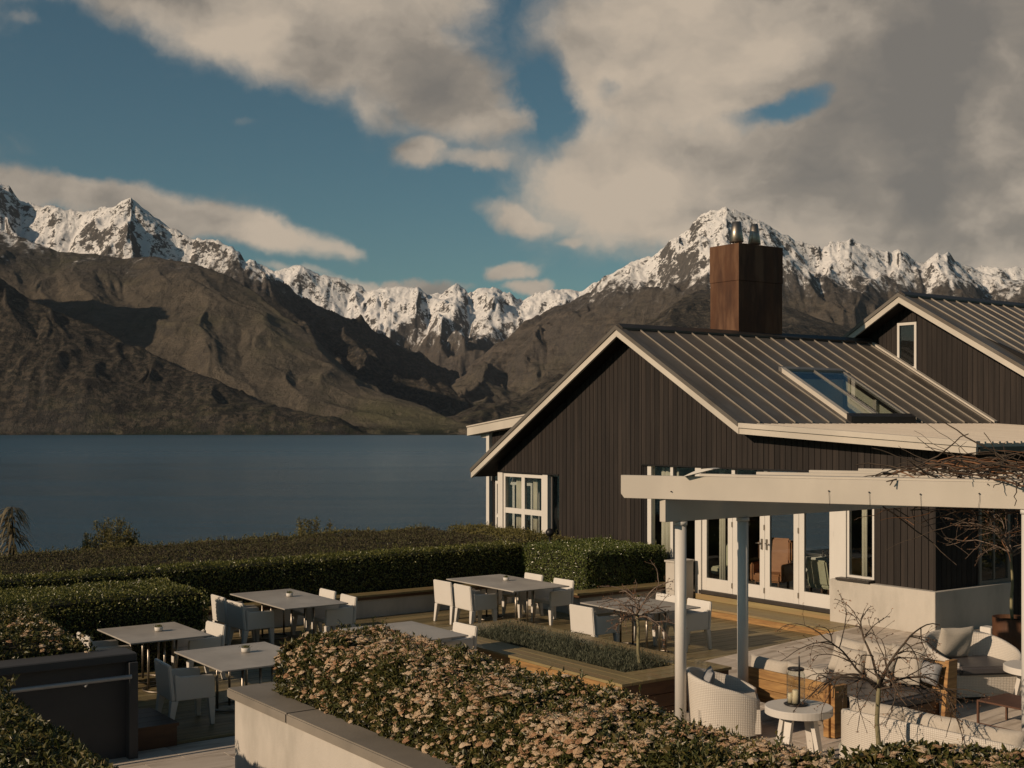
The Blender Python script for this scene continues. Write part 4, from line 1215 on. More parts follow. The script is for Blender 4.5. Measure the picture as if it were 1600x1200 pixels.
def surf_points(poly, z0, z1, dens, seed, topw=1.0, sides=None, wob=0.03, wobs=1.5, rnd=0.10, ztop=None, faces_only=None):
    """random points and normals over the top and the sides of an upright prism (poly counter-clockwise, xy)"""
    g = np.random.default_rng(seed)
    A = np.array(poly); n = len(A); Ps = []; Ns = []
    # top by rejection
    mn, mx = A.min(0), A.max(0)
    area = 0.5 * abs(sum(A[i][0] * A[(i + 1) % n][1] - A[(i + 1) % n][0] * A[i][1] for i in range(n)))
    nt = int(area * dens * topw)
    bb = np.prod(mx - mn)
    q = g.uniform(mn, mx, size=(int(nt * bb / area) + 10, 2))
    ins = np.ones(len(q), bool); dist = np.full(len(q), 9.0)
    for i in range(n):
        e = A[(i + 1) % n] - A[i]; l = np.linalg.norm(e); nrm = np.array([-e[1], e[0]]) / l
        dd = (q - A[i]) @ nrm; ins &= dd > 0; dist = np.minimum(dist, dd)
    q = q[ins]; dist = dist[ins]
    z = np.full(len(q), float(z1)) if ztop is None else ztop(q)
    z = z - np.clip(rnd - dist, 0, rnd) ** 2 / rnd * 0.9
    z = z + wob * 1.6 * fbm(q[:, 0] * wobs, q[:, 1] * wobs, 4, 0.6, seed=seed % 17) - g.exponential(0.012, len(q))
    Ps.append(np.column_stack([q, z])); Ns.append(np.tile([0, 0, 1.0], (len(q), 1)))
    for i in range(n):
        if sides is not None and i not in sides: continue
        e = A[(i + 1) % n] - A[i]; l = np.linalg.norm(e); out_ = np.array([e[1], -e[0]]) / l
        m = int(l * (z1 - z0) * dens)
        t = g.uniform(0, 1, m)
        p = A[i] + e * t[:, None]
        zt = np.full(m, float(z1)) if ztop is None else ztop(p)
        hz = g.uniform(0, 1, m); zz = z0 + (zt - z0) * hz
        off = wob * 1.6 * fbm(t * l * wobs + seed, zz * wobs, 4, 0.6, seed=seed % 13) - g.exponential(0.015, m)
        top_in = np.clip(rnd - (zt - zz), 0, rnd) ** 2 / rnd * 0.9
        p = p + out_ * (off - top_in)[:, None]
        Ps.append(np.column_stack([p, zz])); Ns.append(np.column_stack([np.tile(out_, (m, 1)), np.full(m, 0.25)]))
    return np.concatenate(Ps), np.concatenate(Ns)
def ccw(poly):
    a = sum(poly[i][0] * poly[(i + 1) % len(poly)][1] - poly[(i + 1) % len(poly)][0] * poly[i][1] for i in range(len(poly)))
    return poly if a > 0 else poly[::-1]
def uvpoly(pts): return ccw([tuple(W3(u, v).xy) for u, v in pts])
def leaf_object(name, P, N, mat, L, parent, **kw):
    v, f = leaf_arrays(P, N, L, **kw)
    o = mesh_obj(name, np_mesh(name, v, f, [mat]), parent); o['kind'] = 'stuff'
    return o
def hedge(label, poly, z0, z1, dens=1500, L=0.045, mat=None, seed=1, name='clipped_hedge', cat='hedge', wob=0.03, rnd=0.10, ztop=None, group=None, core=0.07, jit=0.7, asp=0.5, extra=None, wobs=1.5, sprigs=0):
    c = np.array(poly).mean(0)
    root = empty(name, (c[0], c[1], z0)); tag(root, label, cat, group)
    off = np.array([c[0], c[1], z0])
    P, N = surf_points(poly, z0, z1, dens, seed, wob=wob, rnd=rnd, ztop=ztop, wobs=wobs)
    leaf_object('foliage', P - off, N, mat or M_leaf, L, root, seed=seed, jit=jit, asp=asp)
    if sprigs:
        g = np.random.default_rng(seed + 5)
        top = P[N[:, 2] > 0.9]; q = top[g.integers(0, len(top), sprigs)]
        k = 7
        h = np.repeat(g.uniform(0.03, 0.12, sprigs), k)[:, None] * np.tile(np.linspace(0.2, 1, k), sprigs)[:, None]
        q2 = np.repeat(q, k, 0) + np.hstack([g.normal(0, 0.006, (len(h), 2)), h])
        leaf_object('shoot', q2 - off, np.tile([0, 0, 1.0], (len(q2), 1)), mat or M_leaf, L * 0.9, root, seed=seed + 3, jit=0.9, lift=0.9)
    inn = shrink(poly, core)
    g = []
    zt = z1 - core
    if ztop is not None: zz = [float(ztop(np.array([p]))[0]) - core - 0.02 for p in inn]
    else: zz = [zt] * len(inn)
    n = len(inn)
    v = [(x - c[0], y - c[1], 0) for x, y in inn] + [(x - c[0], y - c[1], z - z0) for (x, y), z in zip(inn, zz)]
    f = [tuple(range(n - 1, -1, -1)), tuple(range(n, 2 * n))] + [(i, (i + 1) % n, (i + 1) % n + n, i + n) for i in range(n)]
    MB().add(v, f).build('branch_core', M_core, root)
    return root, P, N, off
def flowers(root, P, N, off, count, seed, rad=0.042, pick=None, mat=None, zlift=0.02):
    g = np.random.default_rng(seed)
    cand = P if pick is None else P[pick(P, N)]
    Nn = N if pick is None else N[pick(P, N)]
    cl = fbm(cand[:, 0] * 1.3, cand[:, 1] * 1.3, 3, seed=8) + 0.35 * g.uniform(-1, 1, len(cand))
    prob = np.clip(0.35 + cl * 1.2, 0.03, 1) * np.where(Nn[:, 2] > 0.6, 1.0, 0.42)
    prob /= prob.sum()
    ii = g.choice(len(cand), size=min(count, len(cand)), replace=False, p=prob)
    c = cand[ii]; nn = unit(Nn[ii] * 0.6 + np.array([0, 0, 0.9]) + g.normal(0, 0.22, (len(ii), 3)))
    c = c + nn * zlift
    n = len(ii); S = 9
    R_ = rad * g.uniform(0.6, 1.25, n)
    a = unit(np.cross(nn, np.tile([0.3, 0.2, 1.0], (n, 1)) + 1e-3)); b_ = np.cross(nn, a)
    rings = [(0.0, 0.34, 1), (0.55, 0.26, S), (1.0, 0.0, S), (0.80, -0.16, S)]
    V = []
    for fr, hz_, m in rings:
        for k in range(m):
            t = 2 * np.pi * k / max(m, 1) + fr
            jr = g.uniform(0.78, 1.22, n) if fr > 0 else np.zeros(n)
            jh = g.normal(0, 0.09, n)
            V.append(c + a * (math.cos(t) * R_ * fr * jr)[:, None] + b_ * (math.sin(t) * R_ * fr * jr)[:, None] + nn * (R_ * (hz_ + jh))[:, None])
    V = np.stack(V, axis=1)                      # n, 1+3S, 3
    per_ = V.shape[1]
    fa = []
    for k in range(S):
        k2 = (k + 1) % S
        fa.append((0, 1 + k, 1 + k2, 1 + k2))
    quads = [(1 + k, 1 + S + k, 1 + S + (k + 1) % S, 1 + (k + 1) % S) for k in range(S)] + [(1 + S + k, 1 + 2 * S + k, 1 + 2 * S + (k + 1) % S, 1 + S + (k + 1) % S) for k in range(S)]
    tri = [(0, 1 + k, 1 + (k + 1) % S) for k in range(S)]
    allt = tri + [(q[0], q[1], q[2]) for q in quads] + [(q[0], q[2], q[3]) for q in quads]
    F_ = (np.array(allt)[None] + (np.arange(n) * per_)[:, None, None]).reshape(-1, 3)
    o = mesh_obj('flower_head', np_mesh('flower_head', V.reshape(-1, 3) - off, F_, [mat or M_umbel]), root); o['kind'] = 'stuff'
    # single florets standing off the heads
    kk = 5
    cc = np.repeat(c, kk, 0); nr = np.repeat(nn, kk, 0); rr_ = np.repeat(R_, kk)
    q = cc + g.normal(0, 1, (len(cc), 3)) * (rr_ * 0.5)[:, None] + nr * (rr_ * 0.3)[:, None]
    v, f = leaf_arrays(q - off, nr, rr_ * 0.35, asp=0.9, jit=0.5, lift=0.2, seed=seed + 1)
    o = mesh_obj('floret', np_mesh('floret', v, f, [M_floret]), root); o['kind'] = 'stuff'
    return o
M_umbel = leaf_material('tan_pink_umbel', [(0.250, 0.110, 0.058), (0.420, 0.260, 0.150), (0.550, 0.405, 0.262), (0.620, 0.495, 0.360)], rough=0.85, spec=0.1, trans=0.08, scale=60.0)
_nt = NT(M_umbel.node_tree); _bp = _nt.new('ShaderNodeBump'); _bp.inputs['Strength'].default_value = 1.0; _bp.inputs['Distance'].default_value = 0.012
_nt.put(_bp.inputs['Height'], _nt.noise(_nt.new('ShaderNodeNewGeometry').outputs['Position'], 160, 3, 0.6))
_nt.l.new(_bp.outputs[0], M_umbel.node_tree.nodes['Principled BSDF'].inputs['Normal'])

# the clipped hedge along the back of the terrace
hz = -2.56
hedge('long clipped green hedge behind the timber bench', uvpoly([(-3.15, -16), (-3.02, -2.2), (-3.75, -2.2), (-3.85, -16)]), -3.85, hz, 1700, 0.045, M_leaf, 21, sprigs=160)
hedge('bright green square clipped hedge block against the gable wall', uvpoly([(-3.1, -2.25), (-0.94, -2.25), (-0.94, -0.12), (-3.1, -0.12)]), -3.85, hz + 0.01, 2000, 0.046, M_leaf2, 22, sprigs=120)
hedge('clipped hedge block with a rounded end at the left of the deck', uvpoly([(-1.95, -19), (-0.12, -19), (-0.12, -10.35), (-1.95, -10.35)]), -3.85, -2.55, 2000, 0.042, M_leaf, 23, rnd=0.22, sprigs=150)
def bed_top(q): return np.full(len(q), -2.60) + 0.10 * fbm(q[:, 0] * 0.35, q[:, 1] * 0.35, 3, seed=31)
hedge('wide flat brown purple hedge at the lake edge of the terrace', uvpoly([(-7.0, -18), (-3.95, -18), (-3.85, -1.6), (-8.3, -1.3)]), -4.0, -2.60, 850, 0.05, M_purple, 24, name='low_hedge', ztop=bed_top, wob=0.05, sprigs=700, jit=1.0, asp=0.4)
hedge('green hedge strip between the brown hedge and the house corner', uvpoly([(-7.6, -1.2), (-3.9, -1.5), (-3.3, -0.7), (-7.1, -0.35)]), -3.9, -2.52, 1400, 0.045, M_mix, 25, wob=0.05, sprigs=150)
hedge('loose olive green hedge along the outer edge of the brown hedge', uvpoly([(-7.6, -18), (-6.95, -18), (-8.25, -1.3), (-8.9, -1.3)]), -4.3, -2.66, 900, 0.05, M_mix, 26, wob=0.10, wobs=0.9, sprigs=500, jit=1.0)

# the flowering hedge in the near planter
def vib_top(q):
    u = (q - np.array(P0.xy)) @ np.array(UX.xy); v = (q - np.array(P0.xy)) @ np.array(VX.xy)
    return -2.13 + 0.07 * fbm(u * 0.8, v * 0.8, 3, seed=3) - 0.06 * np.clip((u - 9.6) / 2.4, 0, 1) - 0.20 * np.clip((7.0 - u) / 0.6, 0, 1) ** 2
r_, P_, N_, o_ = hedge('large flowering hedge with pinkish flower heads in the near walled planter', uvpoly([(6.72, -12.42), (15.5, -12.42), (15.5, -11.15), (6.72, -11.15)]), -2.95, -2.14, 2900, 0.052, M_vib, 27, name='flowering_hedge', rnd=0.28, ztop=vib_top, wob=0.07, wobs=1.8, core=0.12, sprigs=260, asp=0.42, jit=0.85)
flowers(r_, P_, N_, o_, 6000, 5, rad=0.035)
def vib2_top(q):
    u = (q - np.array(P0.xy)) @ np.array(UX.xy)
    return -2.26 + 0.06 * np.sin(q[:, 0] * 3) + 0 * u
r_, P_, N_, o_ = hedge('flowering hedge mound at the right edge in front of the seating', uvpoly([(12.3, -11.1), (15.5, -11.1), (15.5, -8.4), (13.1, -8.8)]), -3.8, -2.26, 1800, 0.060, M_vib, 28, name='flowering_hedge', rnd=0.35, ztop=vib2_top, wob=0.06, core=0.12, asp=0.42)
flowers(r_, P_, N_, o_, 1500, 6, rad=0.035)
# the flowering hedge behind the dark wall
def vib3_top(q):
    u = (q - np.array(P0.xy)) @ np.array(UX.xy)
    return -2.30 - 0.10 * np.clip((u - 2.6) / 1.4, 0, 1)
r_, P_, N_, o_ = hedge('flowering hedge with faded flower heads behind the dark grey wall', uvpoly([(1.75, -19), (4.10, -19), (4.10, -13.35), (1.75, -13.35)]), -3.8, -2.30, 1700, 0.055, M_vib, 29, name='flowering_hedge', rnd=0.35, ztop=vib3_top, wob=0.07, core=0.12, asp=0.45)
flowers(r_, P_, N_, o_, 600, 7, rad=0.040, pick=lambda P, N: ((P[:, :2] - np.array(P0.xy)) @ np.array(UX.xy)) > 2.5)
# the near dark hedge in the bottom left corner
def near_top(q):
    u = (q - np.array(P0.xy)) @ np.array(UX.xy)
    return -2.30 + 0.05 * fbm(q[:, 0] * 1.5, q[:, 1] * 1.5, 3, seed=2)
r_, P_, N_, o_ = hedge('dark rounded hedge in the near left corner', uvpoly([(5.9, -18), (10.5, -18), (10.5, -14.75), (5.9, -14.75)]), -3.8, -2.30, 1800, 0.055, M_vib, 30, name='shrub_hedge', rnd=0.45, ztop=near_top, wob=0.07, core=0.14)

# ------------------------------------------------------------------ walls, planters, bench
b = house_empty('planter_wall'); tag(b, 'cream rendered planter wall with grey concrete coping in the foreground', 'wall')
x0, y0, y1 = 6.36, -12.70, -11.05
MB().prism([(x0, y0), (15.6, y0), (15.6, y0 + .2), (x0 + .2, y0 + .2), (x0 + .2, y1), (x0, y1)], -3.95, -2.76, axis=2).build('rendered_wall', M_render, b, bevel=0.01)
MB().box(x0 + .2, 15.6, y0 + .2, y1, -3.9, -2.80).build('soil', M_soil, b)
cz0, cz1 = -2.757, -2.66
MB().prism([(x0 - .06, y0 - .06), (x0 + 1.3, y0 - .06), (x0 + 1.3, y0 + .27), (x0 + .30, y0 + .27), (x0 + .30, y1 + 0.1), (x0 - .06, y1 + 0.1)], cz0, cz1, axis=2).build('coping_slab', M_capstone, b, bevel=0.012, segs=2)
xx = x0 + 1.304
while xx < 15.5:
    xe = min(xx + 2.4, 15.6)
    MB().box(xx, xe - .004, y0 - .06, y0 + .27, cz0, cz1 + random.uniform(-.002, .002)).build('coping_slab', M_capstone, b, bevel=0.012, segs=2)
    xx = xe

b = house_empty('retaining_wall'); tag(b, 'dark grey retaining wall with coping and handrail at the left', 'wall')
MB().box(4.10, 4.32, -21, -13.10, -3.95, -2.66).build('wall_face', M_dkwall, b, bevel=0.008)
MB().box(4.02, 4.42, -21, -13.02, -2.657, -2.56).build('coping', M_dkwall, b, bevel=0.012)  # darker wall colour here puts the hedge's shade into the coping
MB().box(4.33, 4.45, -13.12, -13.02, -3.95, -2.66).build('end_pier', M_dkwall, b, bevel=0.005)
hr = MB().tube([(4.52, -21, -2.80), (4.52, -13.12, -2.80)], 0.024, 10)
hr.tube([(4.32, -13.6, -2.86), (4.47, -13.6, -2.86), (4.52, -13.6, -2.82)], 0.010, 6)
hr.tube([(4.32, -15.6, -2.86), (4.47, -15.6, -2.86), (4.52, -15.6, -2.82)], 0.010, 6)
hr.build('handrail', M_rail, b)

b = house_empty('timber_box_step'); tag(b, 'small dark timber box step at the end of the dark wall', 'step')
for j in range(4): MB().box(3.25 + j * 0.235, 3.25 + j * 0.235 + 0.228, -13.0, -12.45, -3.50, -3.465).build('top_board', M_dktimber, b)
MB().box(3.27, 4.17, -12.98, -12.47, -3.78, -3.502).build('box_frame', M_dktimber, b)

b = house_empty('hedge_bench'); tag(b, 'long timber topped bench on a low white wall below the clipped hedge', 'bench')
MB().prism([(-2.95, -16), (-2.68, -16), (-2.68, -2.76), (-0.50, -2.76), (-0.50, -0.35), (-0.86, -0.35), (-0.86, -2.4), (-2.95, -2.4)], -3.9, -3.36, axis=2).build('bench_wall', M_render, b, bevel=0.006)
for (nm, poly) in (('seat_board', [(-3.0, -16), (-2.82, -16), (-2.82, -2.7), (-3.0, -2.7)]), ('seat_board', [(-2.815, -16), (-2.60, -16), (-2.60, -2.7), (-2.815, -2.7)]),
                   ('seat_board', [(-3.0, -2.695), (-0.42, -2.695), (-0.42, -2.50), (-3.0, -2.50)]), ('seat_board', [(-2.60, -2.84), (-0.42, -2.84), (-0.42, -2.70), (-2.60, -2.70)]),
                   ('seat_board', [(-0.62, -2.495), (-0.42, -2.495), (-0.42, -0.30), (-0.62, -0.30)]), ('seat_board', [(-0.84, -2.495), (-0.625, -2.495), (-0.625, -0.30), (-0.84, -0.30)])):
    MB().prism(poly, -3.30, -3.265, axis=2).build(nm, M_olive, b)
MB().prism([(-2.93, -15.9), (-2.64, -15.9), (-2.64, -2.80), (-0.46, -2.80), (-0.46, -0.34), (-0.84, -0.34), (-0.84, -2.45), (-2.93, -2.45)], -3.358, -3.303, axis=2).build('edge_board', M_dktimber, b)

b = house_empty('white_pier'); tag(b, 'low white pier beside the left door post', 'pier')
MB().box(-0.42, -0.16, -0.62, -0.10, -3.56, -2.80).build('pier_body', M_render, b, bevel=0.006)
MB().box(-0.44, -0.14, -0.64, -0.08, -2.797, -2.76).build('pier_cap', M_render, b, bevel=0.004)

# lavender planter
b = house_empty('timber_planter'); tag(b, 'long low timber planter filled with lavender in the middle of the deck', 'planter')
PU0, PU1, PV0, PV1, PZ = 1.15, 6.18, -7.45, -5.50, -3.30
BU0, BU1, BV0, BV1 = 1.75, 5.62, -6.92, -6.00
def ledge(parent, along, a0, a1, c0, c1, n=3):
    wd = (c1 - c0) / n
    for j in range(n):
        lo, hi = c0 + j * wd + .003, c0 + (j + 1) * wd - .003
        if along == 'u': MB().box(a0, a1, lo, hi, PZ - 0.035, PZ + random.uniform(-.001, .001)).build('ledge_board', M_olive, parent)
        else: MB().box(lo, hi, a0, a1, PZ - 0.035, PZ + random.uniform(-.001, .001)).build('ledge_board', M_olive, parent)
ledge(b, 'u', PU0, PU1, PV0, BV0, 3); ledge(b, 'u', PU0, PU1, BV1, PV1, 3)
ledge(b, 'v', BV0, BV1, PU0, BU0, 3); ledge(b, 'v', BV0, BV1, BU1, PU1, 3)
for k_ in range(3):
    z0 = -3.86 + k_ * 0.175
    MB().box(PU0 + .03, PU1 - .03, PV0 + .03, PV0 + .06, z0 + .004, z0 + .170).build('side_board', M_timber_x, b)
    MB().box(PU1 - .06, PU1 - .03, PV0 + .06, PV1 - .06, z0 + .004, z0 + .170).build('side_board', M_dktimber, b)
    MB().box(PU0 + .03, PU1 - .03, PV1 - .06, PV1 - .03, z0 + .004, z0 + .170).build('side_board', M_dktimber, b)
MB().box(PU0 + .06, PU1 - .07, PV0 + .065, PV1 - .065, -3.86, -3.42).build('soil', M_soil, b)
g = np.random.default_rng(77)
n_t = 1500; per = 16
cu = g.uniform(BU0 + .03, BU1 - .03, n_t); cvv = g.uniform(BV0 + .03, BV1 - .03, n_t)
clump = fbm(cu * 2.2, cvv * 2.2, 3, seed=4)
hh = 0.20 + 0.10 * clump + g.uniform(-.03, .05, n_t)
base = np.column_stack([cu, cvv, np.full(n_t, -3.42)])
base = np.repeat(base, per, 0)
th = g.uniform(0, 2 * np.pi, len(base)); lean = g.uniform(0.05, 0.6, len(base))
H_ = np.repeat(hh, per) * g.uniform(0.6, 1.15, len(base))
t_ = g.uniform(0.25, 1, len(base))
pos_ = base + np.column_stack([np.cos(th) * lean * H_ * t_, np.sin(th) * lean * H_ * t_, H_ * t_])
dirn = np.column_stack([np.cos(th) * lean, np.sin(th) * lean, np.ones(len(base))])
v, f = leaf_arrays(pos_, unit(dirn), 0.055, asp=0.16, jit=0.5, lift=1.6, fold=0.03, seed=9)
o = mesh_obj('lavender', np_mesh('lavender', v, f, [M_lav]), b); o['kind'] = 'stuff'
# ------------------------------------------------------------------ dining chairs
def share(proto_parts, root):
    for (nm, me, mt) in proto_parts:
        o = mesh_obj(nm, me, root); o.location = mt
def make_chair():
    r = empty('dining_armchair')
    w, d = 0.29, 0.27
    # backrest, slightly raked, thinner at the top
    MB().hexa([(-w, -d - 0.005, .335), (w, -d - 0.005, .335), (w, -d + .05, .335), (-w, -d + .05, .335)],
              [(-w + .004, -d - .045, .775), (w - .004, -d - .045, .775), (w - .004, -d + .0, .775), (-w + .004, -d + .0, .775)]).build('backrest', M_plastic, r, bevel=0.012, segs=2)
    for s in (-1, 1):
        a, c = sorted((s * w, s * (w - .05)))
        prof = [(-d + .052, .335), (d, .335), (d - .006, .600), (d - .03, .612), (-d + .10, .622), (-d + .035, .66)]
        MB().prism(prof, a, c, axis=0).build('armrest', M_plastic, r, bevel=0.010, segs=2)
    MB().box(-w + .052, w - .052, -d + .045, d - .002, .385, .435).build('seat', M_plastic, r, bevel=0.008)
    for sx in (-1, 1):
        for sy in (-1, 1):
            x0, x1 = sorted((sx * w, sx * (w - .085))); y0, y1 = sorted((sy * d - (.005 if sy < 0 else 0), sy * (d - .085)))
            bx0, bx1 = sorted((sx * (w - .003), sx * (w - .048))); by0, by1 = sorted((sy * (d + (.035 if sy < 0 else -.005)), sy * (d + (.035 if sy < 0 else -.005) - .045)))
            MB().hexa([(bx0, by0, 0), (bx1, by0, 0), (bx1, by1, 0), (bx0, by1, 0)], [(x0, y0, .333), (x1, y0, .333), (x1, y1, .333), (x0, y1, .333)]).build('leg', M_plastic, r, bevel=0.005)
    return r
chair0 = make_chair()
used = [False]
GROUP_CH = 'white moulded armchairs round the dining tables'
def chair(u, v, face, label, jig=0.0, du=0, dv=0):
    o = chair0 if not used[0] else copy_tree(chair0)
    used[0] = True
    o.location = W3(u + du, v + dv, DECK_Z + 0.002)
    o.rotation_euler = (0, 0, HOUSE_ROT + (0 if face > 0 else math.pi) + R(jig))     # face +1 looks to +v
    tag(o, label, 'armchair', GROUP_CH)
    return o
# ------------------------------------------------------------------ tables
def table(u0, u1, v0, v1, label):
    cu, cv_ = (u0 + u1) / 2, (v0 + v1) / 2
    r = house_empty('dining_table', cu, cv_, DECK_Z)
    tag(r, label, 'table', 'dining tables on the deck')
    a, c = (u1 - u0) / 2, (v1 - v0) / 2
    MB().box(-a, a, -c, c, .722, .742).build('tabletop', M_tabletop, r, bevel=0.003)
    MB().box(-a * .55, a * .55, -.05, .05, .69, .721).box(-a * .55 - .04, -a * .55 + .04, -c * .6, c * .6, .69, .721).box(a * .55 - .04, a * .55 + .04, -c * .6, c * .6, .69, .721).build('under_frame', M_dkmetal, r)
    for s in (-1, 1):
        x = s * a * .55
        for y in (-.20, 0.20):
            MB().tube([(x - .03 * s, y, .02), (x - .03 * s, y, .69)], 0.017, 8).build('leg', M_steel, r)
        MB().tube([(x + .05 * s, 0.0, .02), (x + .05 * s, 0.0, .69)], 0.017, 8).build('leg', M_steel, r)
        pts = [(x + .27 * math.cos(2 * math.pi * k / 28), .27 * math.sin(2 * math.pi * k / 28), .016) for k in range(29)]
        MB().tube(pts, 0.013, 8, cap=False).build('base_ring', M_steel, r)
    return r
def table_pot(px, py, label, fl=False):
    p = on_z(px, py, DECK_Z + .745)
    r = empty('table_plant', p); tag(r, label, 'potted plant', 'small potted plants on the dining tables')
    MB().lathe([(.048, 0), (.056, .01), (.060, .058), (.054, .060), (.052, .05)], 20).build('pot', M_pot, r)
    MB().lathe([(0.0001, .048), (.053, .049)], 16).build('soil', M_soil, r)
    g = np.random.default_rng(int(px))
    P = np.column_stack([g.normal(0, .024, 160), g.normal(0, .024, 160), np.full(160, .05) + g.uniform(0, .028, 160)])
    v, f = leaf_arrays(P, np.tile([0, 0, 1.0], (160, 1)), 0.02, jit=0.8, lift=0.9, asp=0.4, seed=3)
    o = mesh_obj('foliage', np_mesh('foliage', v, f, [M_leaf]), r); o['kind'] = 'stuff'
table(-1.78, 0.40, -4.97, -3.72, 'long grey dining table with four white chairs in front of the hedge block')
table(-2.22, -0.05, -9.12, -7.98, 'long grey dining table with four white chairs near the dark long hedge')
table(0.16, 1.58, -12.14, -11.0, 'grey dining table next to the rounded hedge block at the left')
table(2.50, 4.06, -11.88, -10.62, 'grey dining table beside the rendered planter wall, nearest to the camera')
table(2.15, 3.68, -9.30, -8.10, 'grey dining table half hidden behind the flowering hedge')
table(2.12, 3.66, -4.86, -3.62, 'grey dining table behind the small bare tree on the right of the deck')
table_pot(791, 907, 'small potted plant on the long table in front of the hedge block')
table_pot(452.5, 932, 'small potted plant on the long table near the dark long hedge')
table_pot(248, 986, 'small potted plant on the table next to the rounded hedge block')
table_pot(384, 1019, 'small potted plant on the table beside the planter wall')
table_pot(997, 938, 'small potted plant on the table behind the small bare tree')
chair(-1.33, -5.05, 1, 'left of two white armchairs backing the camera at the hedge block table', 2)
chair(-0.60, -5.08, 1, 'right of two white armchairs backing the camera at the hedge block table', -2)
chair(-1.20, -3.62, -1, 'further white armchair behind the table by the hedge block', 0)
chair(-0.20, -3.66, -1, 'white armchair at the far right corner of the table by the hedge block', 2)
chair(-1.83, -9.20, 1, 'white armchair with leaf shadows on its back before the long dark hedge', 0)
chair(-1.05, -9.24, 1, 'white armchair before the long dark hedge, right of the leaf shadowed one', 3)
chair(-1.45, -7.92, -1, 'white armchair behind the long table near the dark hedge, the further one', 0)
chair(-0.62, -7.96, -1, 'white armchair behind the long table near the dark hedge, at its right corner', -2)
chair(0.72, -12.20, 1, 'white armchair half hidden by the dark grey wall', 0)
chair(0.86, -10.92, -1, 'white armchair behind the table next to the rounded hedge block', 4)
chair(3.28, -12.02, 1, 'white armchair nearest to the camera, standing beside the planter wall', -3)
chair(2.72, -9.42, 1, 'white armchair of which only the top shows above the flowering hedge', 0)
chair(3.05, -8.02, -1, 'white armchair behind the table half hidden by the flowering hedge', 2)
chair(2.62, -4.95, 1, 'white armchair seen from behind through the bare branches of the small tree', 2)
chair(3.22, -3.52, -1, 'white armchair beside the pale pergola column', -2)
chair(2.45, -3.50, -1, 'white armchair mostly hidden behind the pale column and table', 0)

# ------------------------------------------------------------------ seating area
def zs(u, v): return stone_z(v)
def ground_empty(name, u, v, rz=0.0):
    p = W3(u, v, stone_z(v) + 0.004)
    return empty(name, p, HOUSE_ROT + rz)
def wicker_shell(name, rx, ry, a0, a1, topf, thick, z0, parent, seg=48, rows=14, power=2.3, flare=0.0, inner0=0.36):
    """upright curved woven wall; angles measured from -y (the back)"""
    def pt(t, r, z, h):
        c, s = math.sin(t), -math.cos(t)
        x = math.copysign(abs(c) ** (2 / power), c) * (rx + r + flare * h); y = math.copysign(abs(s) ** (2 / power), s) * (ry + r + flare * h)
        return Vector((x, y, z))
    vs, fs, uv = [], [], []
    arc = 0; lens = []
    prev = None
    for i in range(seg + 1):
        t = a0 + (a1 - a0) * i / seg; p = pt(t, 0, 0, 0)
        if prev is not None: arc += (p - prev).length
        prev = p; lens.append(arc)
    ring = []
    for i in range(seg + 1):
        t = a0 + (a1 - a0) * i / seg; top = topf(t); col = []
        for j in range(rows + 1):
            h = j / rows; col.append((pt(t, thick / 2, z0 + (top - z0) * h, h), (lens[i], z0 + (top - z0) * h)))
        col.append((pt(t, thick * .3, top + thick * .3, 1), (lens[i], top + thick * .4)))
        col.append((pt(t, -thick * .3, top + thick * .3, 1), (lens[i], top + thick)))
        for j in range(rows + 1):
            h = 1 - j / rows; col.append((pt(t, -thick / 2, inner0 + (top - inner0) * h, h), (lens[i], inner0 + (top - inner0) * h)))
        ring.append(col)
    m = len(ring[0])
    for col in ring:
        for p, q in col: vs.append(p); uv.append(q)
    for i in range(seg):
        for j in range(m - 1):
            fs.append((i * m + j, (i + 1) * m + j, (i + 1) * m + j + 1, i * m + j + 1))
    fs.append(tuple(range(m))); fs.append(tuple(seg * m + j for j in range(m - 1, -1, -1)))
    me = bpy.data.meshes.new(name); me.from_pydata(vs, [], fs); me.update()
    ul = me.uv_layers.new(name='UVMap')
    for l in me.loops: ul.data[l.index].uv = uv[l.vertex_index]
    for p in me.polygons: p.use_smooth = True
    me.materials.append(M_wicker)
    bm = bmesh.new(); bm.from_mesh(me); bmesh.ops.recalc_face_normals(bm, faces=bm.faces); bm.to_mesh(me); bm.free()
    return mesh_obj(name, me, parent)
def wicker_box(name, parent, x0, x1, y0, y1, z0, z1):
    me_o = MB().box(x0, x1, y0, y1, z0, z1).build(name, M_wicker, parent)
    me = me_o.data; ul = me.uv_layers.new(name='UVMap')
    for p in me.polygons:
        n = p.normal
        for li in p.loop_indices:
            c = me.vertices[me.loops[li].vertex_index].co
            ul.data[li].uv = (c.y if abs(n.x) > .5 else c.x, c.y if abs(n.z) > .5 else c.z)
    return me_o
